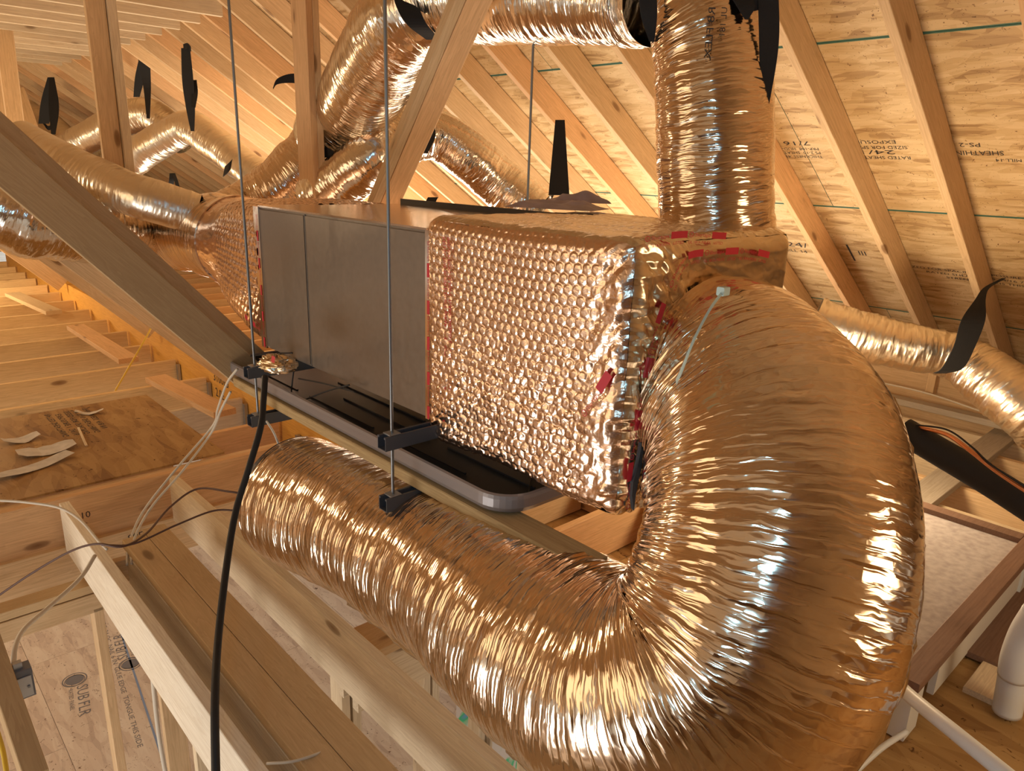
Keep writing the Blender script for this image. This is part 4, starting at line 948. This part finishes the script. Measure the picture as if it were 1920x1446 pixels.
strap([(806, 222, 4.05), (802, 255, 4.02), (790, 288, 4.05)], [.03, .085, .07], 'black strap end over the arched duct right of the strut')
strap([(1050, 225, 3.5), (1049, 290, 3.5), (1048, 366, 3.5)], [.045, .07, .10], 'upright black strap with flared foot behind the plenum top')
strap([(812, 370, 3.6), (808, 378, 3.6), (806, 390, 3.6)], .05, 'tiny black strap end above the rear edge of the casing')
strap([(1214, -20, 2.05), (1217, 30, 2.07), (1222, 78, 2.12)], [.05, .045, .015], 'black band where the top run duct meets the riser duct')
strap2('s', [([(1440, -25, 1.98), (1442, 60, 2.0), (1440, 120, 2.02), (1436, 206, 2.06)], [.055, .055, .045, .012], None), ([(1380, -20, 2.0), (1398, 10, 1.98), (1400, 36, 1.98)], [.05, .05, .01], None), ([(1370, -15, 2.0), (1410, 2, 1.99), (1455, -12, 1.98)], .05, (0, 0, 1))], 'wide black strap hanging beside the riser duct at the top')
strap2('s', [([(1882, 522, 3.55), (1850, 540, 3.5), (1838, 562, 3.45), (1825, 600, 3.4), (1808, 650, 3.42), (1786, 690, 3.46), (1762, 700, 3.5)], [.02, .03, .05, .11, .10, .10, .06], None)], 'long twisted black strap carrying the eave duct at right')

# ------------------------------------------------------------------ right side: line set, joists, filter box, pipes
ln_ = empty('line_set', dep(1800, 880, 2.2), 'thick black insulated refrigerant pipe with copper tube at right', 'pipe')
pipe('insulated_pipe', [dep(1694, 808, 2.35), dep(1780, 858, 2.25), dep(1860, 905, 2.15), dep(1960, 968, 2.02)], .044, FOAM, ln_, 24)
pipe('copper_tube', [dep(1725, 802, 2.3), dep(1775, 815, 2.2), dep(1815, 842, 2.12), dep(1870, 885, 2.06), dep(1960, 945, 1.97)], .0065, COPPER, ln_, 10)
pipe('thin_wire', [dep(1718, 797, 2.3), dep(1776, 806, 2.2), dep(1822, 838, 2.12), dep(1862, 874, 2.06), dep(1960, 938, 1.97)], .003, RUBBER, ln_, 6)
mid = empty('middle_joists', (2.4, 4, -1.6), 'orange lit joists hung between the laminated beam and the eave, seen under the plenum corner', 'joists')
for k in range(28):
    yy = 1.15 + .4064 * k
    stick('joist', (1.935, yy, -1.62), (5.25 if yy > 3.3 else 2.72, yy, -1.62), .038, .235, PINE if k % 2 else FIR, mid)
cl = empty('daylight_blocks', (4, 5, -1.75), kind='structure')  # panels added to keep daylight from below out of the attic
for i in range(4):
    for j in range(7): flat_panel('daylight_block', 1.93 + 1.0 * i, -3 + 2.44 * j, 2.93 + 1.0 * i, -3 + 2.44 * (j + 1), -1.745, OSB_DECK, cl, .012)
flat_panel('daylight_block', -.35, -2.9, 1.25, .72, ZJ + .012, OSB_DECK, cl, .012)  # added out of view, stops daylight rising under the elbow
for j in range(3): flat_panel('daylight_block', -6.4, -3 + 1.3 * j, -.35, -3 + 1.3 * (j + 1), ZJ + .012, OSB_DECK, cl, .012)  # unseen deck added against daylight from below
rj = empty('eave_joists', (4, 1, -1.6), 'pale joists running under the eave duct at right with a greyish cross board', 'joists')
for k in range(9):
    xx = 2.75 + .33 * k
    stick('joist', (xx, -1.2, -1.62), (xx, 3.28, -1.62), .045, .235, PINE_PALE if k % 2 else PINE, rj)
stick('strongback', at(1660, 985, 2, -1.48), at(1905, 800, 2, -1.48), .14, .038, GREYWOOD, rj)
stick('upper_plate', (5.05, -1.2, -1.40), (5.05, 8, -1.40), .09, .04, GREYWOOD, rj)
stick('rim_joist', (5.30, -1.2, -1.32), (5.30, 8, -1.32), .04, .24, PINE, rj)
pb = at(1748, 715, 0, 5.2); stick('short_block', (5.2, pb[1], -1.35), (5.2, pb[1], -1.05), .05, .05, PINE, rj, up=(0, 1, 0))
tag(pipe('eave_cable', [at(1640, 715, 0, 5.1), at(1740, 738, 0, 5.1) , at(1850, 775, 0, 5.1)], .006, CABLE), 'white cable running along the eave above the right joists', 'cable')
fd = empty('right_deck', (2.6, .2, -1.5), 'brown chipboard decking on the joists at the bottom right corner', 'board')
flat_panel('board', 1.25, -2.9, 2.70, .70, -1.50, OSB_DECK, fd, .012)
stick('deck_joist', (1.28, -2.9, -1.62), (1.28, .9, -1.62), .04, .22, PINE, fd); stick('deck_joist', (2.66, -2.9, -1.62), (2.66, .9, -1.62), .04, .22, PINE, fd)
# filter box: open top view of a return box with brown frame
zb = -1.30
fb = empty('return_box', (2.6, .62, -1.5), 'grey felt lined panel in a brown wooden frame on white legs at right', 'return box')
q0 = at(1920, 1008, 2, zb); q1 = at(1740, 1302, 2, zb)
X0b, X1b = q1[0], q0[0]; Y0b, Y1b = (q0[1] + q1[1]) / 2 - .02, 1.30
obox('felt_panel', ((X0b + X1b) / 2, (Y0b + Y1b) / 2, zb - .012), X1b - X0b - .12, Y1b - Y0b - .12, .012, FELT, fb)
fw = .06
obox('frame_rail', ((X0b + X1b) / 2, Y0b + fw / 2, zb), X1b - X0b, fw, .03, FRAME_B, fb)
obox('frame_rail', ((X0b + X1b) / 2, Y1b - fw / 2, zb), X1b - X0b, fw, .03, FRAME_B, fb)
obox('frame_rail', (X1b - fw / 2, (Y0b + Y1b) / 2, zb), fw, Y1b - Y0b - 2 * fw, .03, FRAME_B, fb)
obox('frame_rail', (X0b + fw / 2, (Y0b + Y1b) / 2, zb), fw, Y1b - Y0b - 2 * fw, .03, FRAME_B, fb)
obox('box_side', ((X0b + X1b) / 2 + .1, Y0b + .035, zb - .10), X1b - X0b - .35, .02, .16, plain('white_board', (.70, .68, .64), .6), fb)
obox('leg', (X0b + .07, Y0b + .045, zb - .105), .09, .06, .18, WHITE, fb)
obox('leg', (X1b - .07, Y0b + .045, zb - .105), .09, .06, .18, WHITE, fb)
tag(obox('brown_panel', at(1870, 1190, 2, -1.48) + np.array([.25, 0, 0]), .9, .30, .02, FRAME_B), 'dark brown flat panel between the grey framed panel and the white elbow pipe', 'panel')
tag(obox('cream_board', at(1868, 1268, 2, -1.49), .30, .10, .02, PINE_PALE), 'cream board lying on the chipboard near the yellow cable', 'board')
tag(pipe('white_conduit', [dep(1660, 1255, 1.85), dep(1700, 1300, 1.75), dep(1800, 1382, 1.55), dep(1960, 1512, 1.35)], .0165, WHITE, None, 18), 'straight white plastic pipe slanting out of the bottom right corner', 'pipe')
pv = empty('vent_pipe', dep(1895, 1260, 2.1), 'short upright white plastic pipe with coupling at the right edge', 'pipe')
pipe('pipe_stub', [dep(1888, 1335, 2.15), dep(1898, 1280, 2.12), dep(1903, 1245, 2.1)], .038, WHITE, pv, 24)
pipe('pipe_elbow', [dep(1902, 1268, 2.1), dep(1908, 1235, 2.08), dep(1925, 1190, 2.05), dep(1950, 1150, 2.0)], .042, WHITE, pv, 24)
tag(pipe('yellow_cable', [at(1800, 1290, 2, -1.60) + np.array([0, 0, .03]), at(1830, 1266, 2, -1.58) + np.array([0, 0, .03]), at(1872, 1250, 2, -1.57) + np.array([0, 0, .04])], .009, YELLOW), 'short yellow cable end on the boards behind the white pipe', 'cable')
tag(pipe('thin_white_tube', [dep(1590, 1460, 1.9), dep(1650, 1405, 1.95), dep(1700, 1372, 2.0)], .008, WHITE), 'thin white tube on the chipboard below the big duct', 'pipe')

# ------------------------------------------------------------------ cables
tag(pipe('black_cable', [dep(497, 706, 2.3), dep(494, 750, 2.25), dep(489, 800, 2.2), dep(466, 880, 2.15), dep(442, 960, 2.1), dep(425, 1060, 2.0), dep(409, 1200, 1.85), dep(403, 1320, 1.7), dep(405, 1470, 1.6)], .0095, RUBBER, None, 14), 'thick black cable hanging from the pan end down to the bottom', 'cable')
def cable(pts, r, mat, label, name='cable'): tag(pipe(name, [dep(*p) for p in pts], r, mat, None, 7, .015), label, 'cable')
cable([(445, 692, 2.9), (425, 720, 3.0), (408, 768, 3.15), (398, 800, 3.3), (330, 880, 3.2), (268, 960, 3.1), (242, 1020, 3.0), (238, 1060, 2.9)], .005, CABLE, 'white cable falling from the pan end to the double plate, left strand')
cable([(432, 735, 2.9), (414, 770, 3.1), (396, 812, 3.3), (345, 880, 3.2), (285, 950, 3.1), (252, 1010, 3.0), (246, 1058, 2.9)], .005, CABLE, 'white cable falling beside the left strand, right strand')
cable([(500, 790, 2.7), (515, 815, 2.75), (532, 860, 2.8)], .004, CABLE, 'short pale cable hanging from the lower left strut to the duct')
cable([(-10, 938, 3.0), (50, 942, 3.0), (110, 952, 3.0), (150, 975, 2.95), (185, 1015, 2.85), (200, 1030, 2.8)], .0055, CABLE, 'white cable lying across the header from the left edge')
cable([(178, 1042, 2.6), (150, 1085, 2.5), (90, 1140, 2.3), (45, 1180, 2.15), (28, 1215, 2.05), (26, 1252, 1.98)], .007, CABLE, 'thick white cable curving down into the grey electrical box')
RD_ = plain('dark_cable', (.10, .05, .04), .5)
cable([(-10, 1122, 2.9), (60, 1075, 2.85), (130, 1035, 2.8), (180, 1020, 2.75), (230, 1025, 2.75), (275, 1000, 2.9), (320, 950, 3.1), (370, 917, 3.2), (430, 922, 3.1), (480, 930, 3.1)], .0045, RD_, 'dark brown cable strung from the left edge towards the duct end')
cable([(190, 1022, 2.75), (250, 1020, 2.8), (330, 985, 2.9), (400, 958, 3.0), (450, 958, 3.0)], .004, RD_, 'second dark cable sagging over the near joists')
cable([(285, 612, 5.3), (270, 640, 5.2), (215, 735, 4.9), (160, 835, 4.5), (110, 900, 4.2), (60, 960, 3.6), (20, 1040, 3.3), (-10, 1090, 3.2)], .006, YELLOW, 'long yellow cable crossing the joists and the deck board', 'yellow_cable')
cable([(-6, 1368, 1.9), (6, 1410, 1.85), (14, 1460, 1.8)], .006, YELLOW, 'yellow cable piece at the bottom left corner', 'yellow_cable')
cable([(282, 1210, 3.0), (288, 1290, 3.2), (298, 1380, 3.4), (312, 1460, 3.5)], .010, CABLE, 'bundle of pale cables running down the stud below the near joist')
cable([(500, 1432, 1.9), (550, 1428, 1.9), (600, 1412, 1.95), (618, 1400, 2.0)], .004, CABLE, 'thin pale cable lying on the double plate at the bottom')

# ------------------------------------------------------------------ lift everything so the subfloor is at zero
for o in list(S.objects):
    if o.parent is None and o.type not in ('CAMERA', 'LIGHT'): o.location.z += H
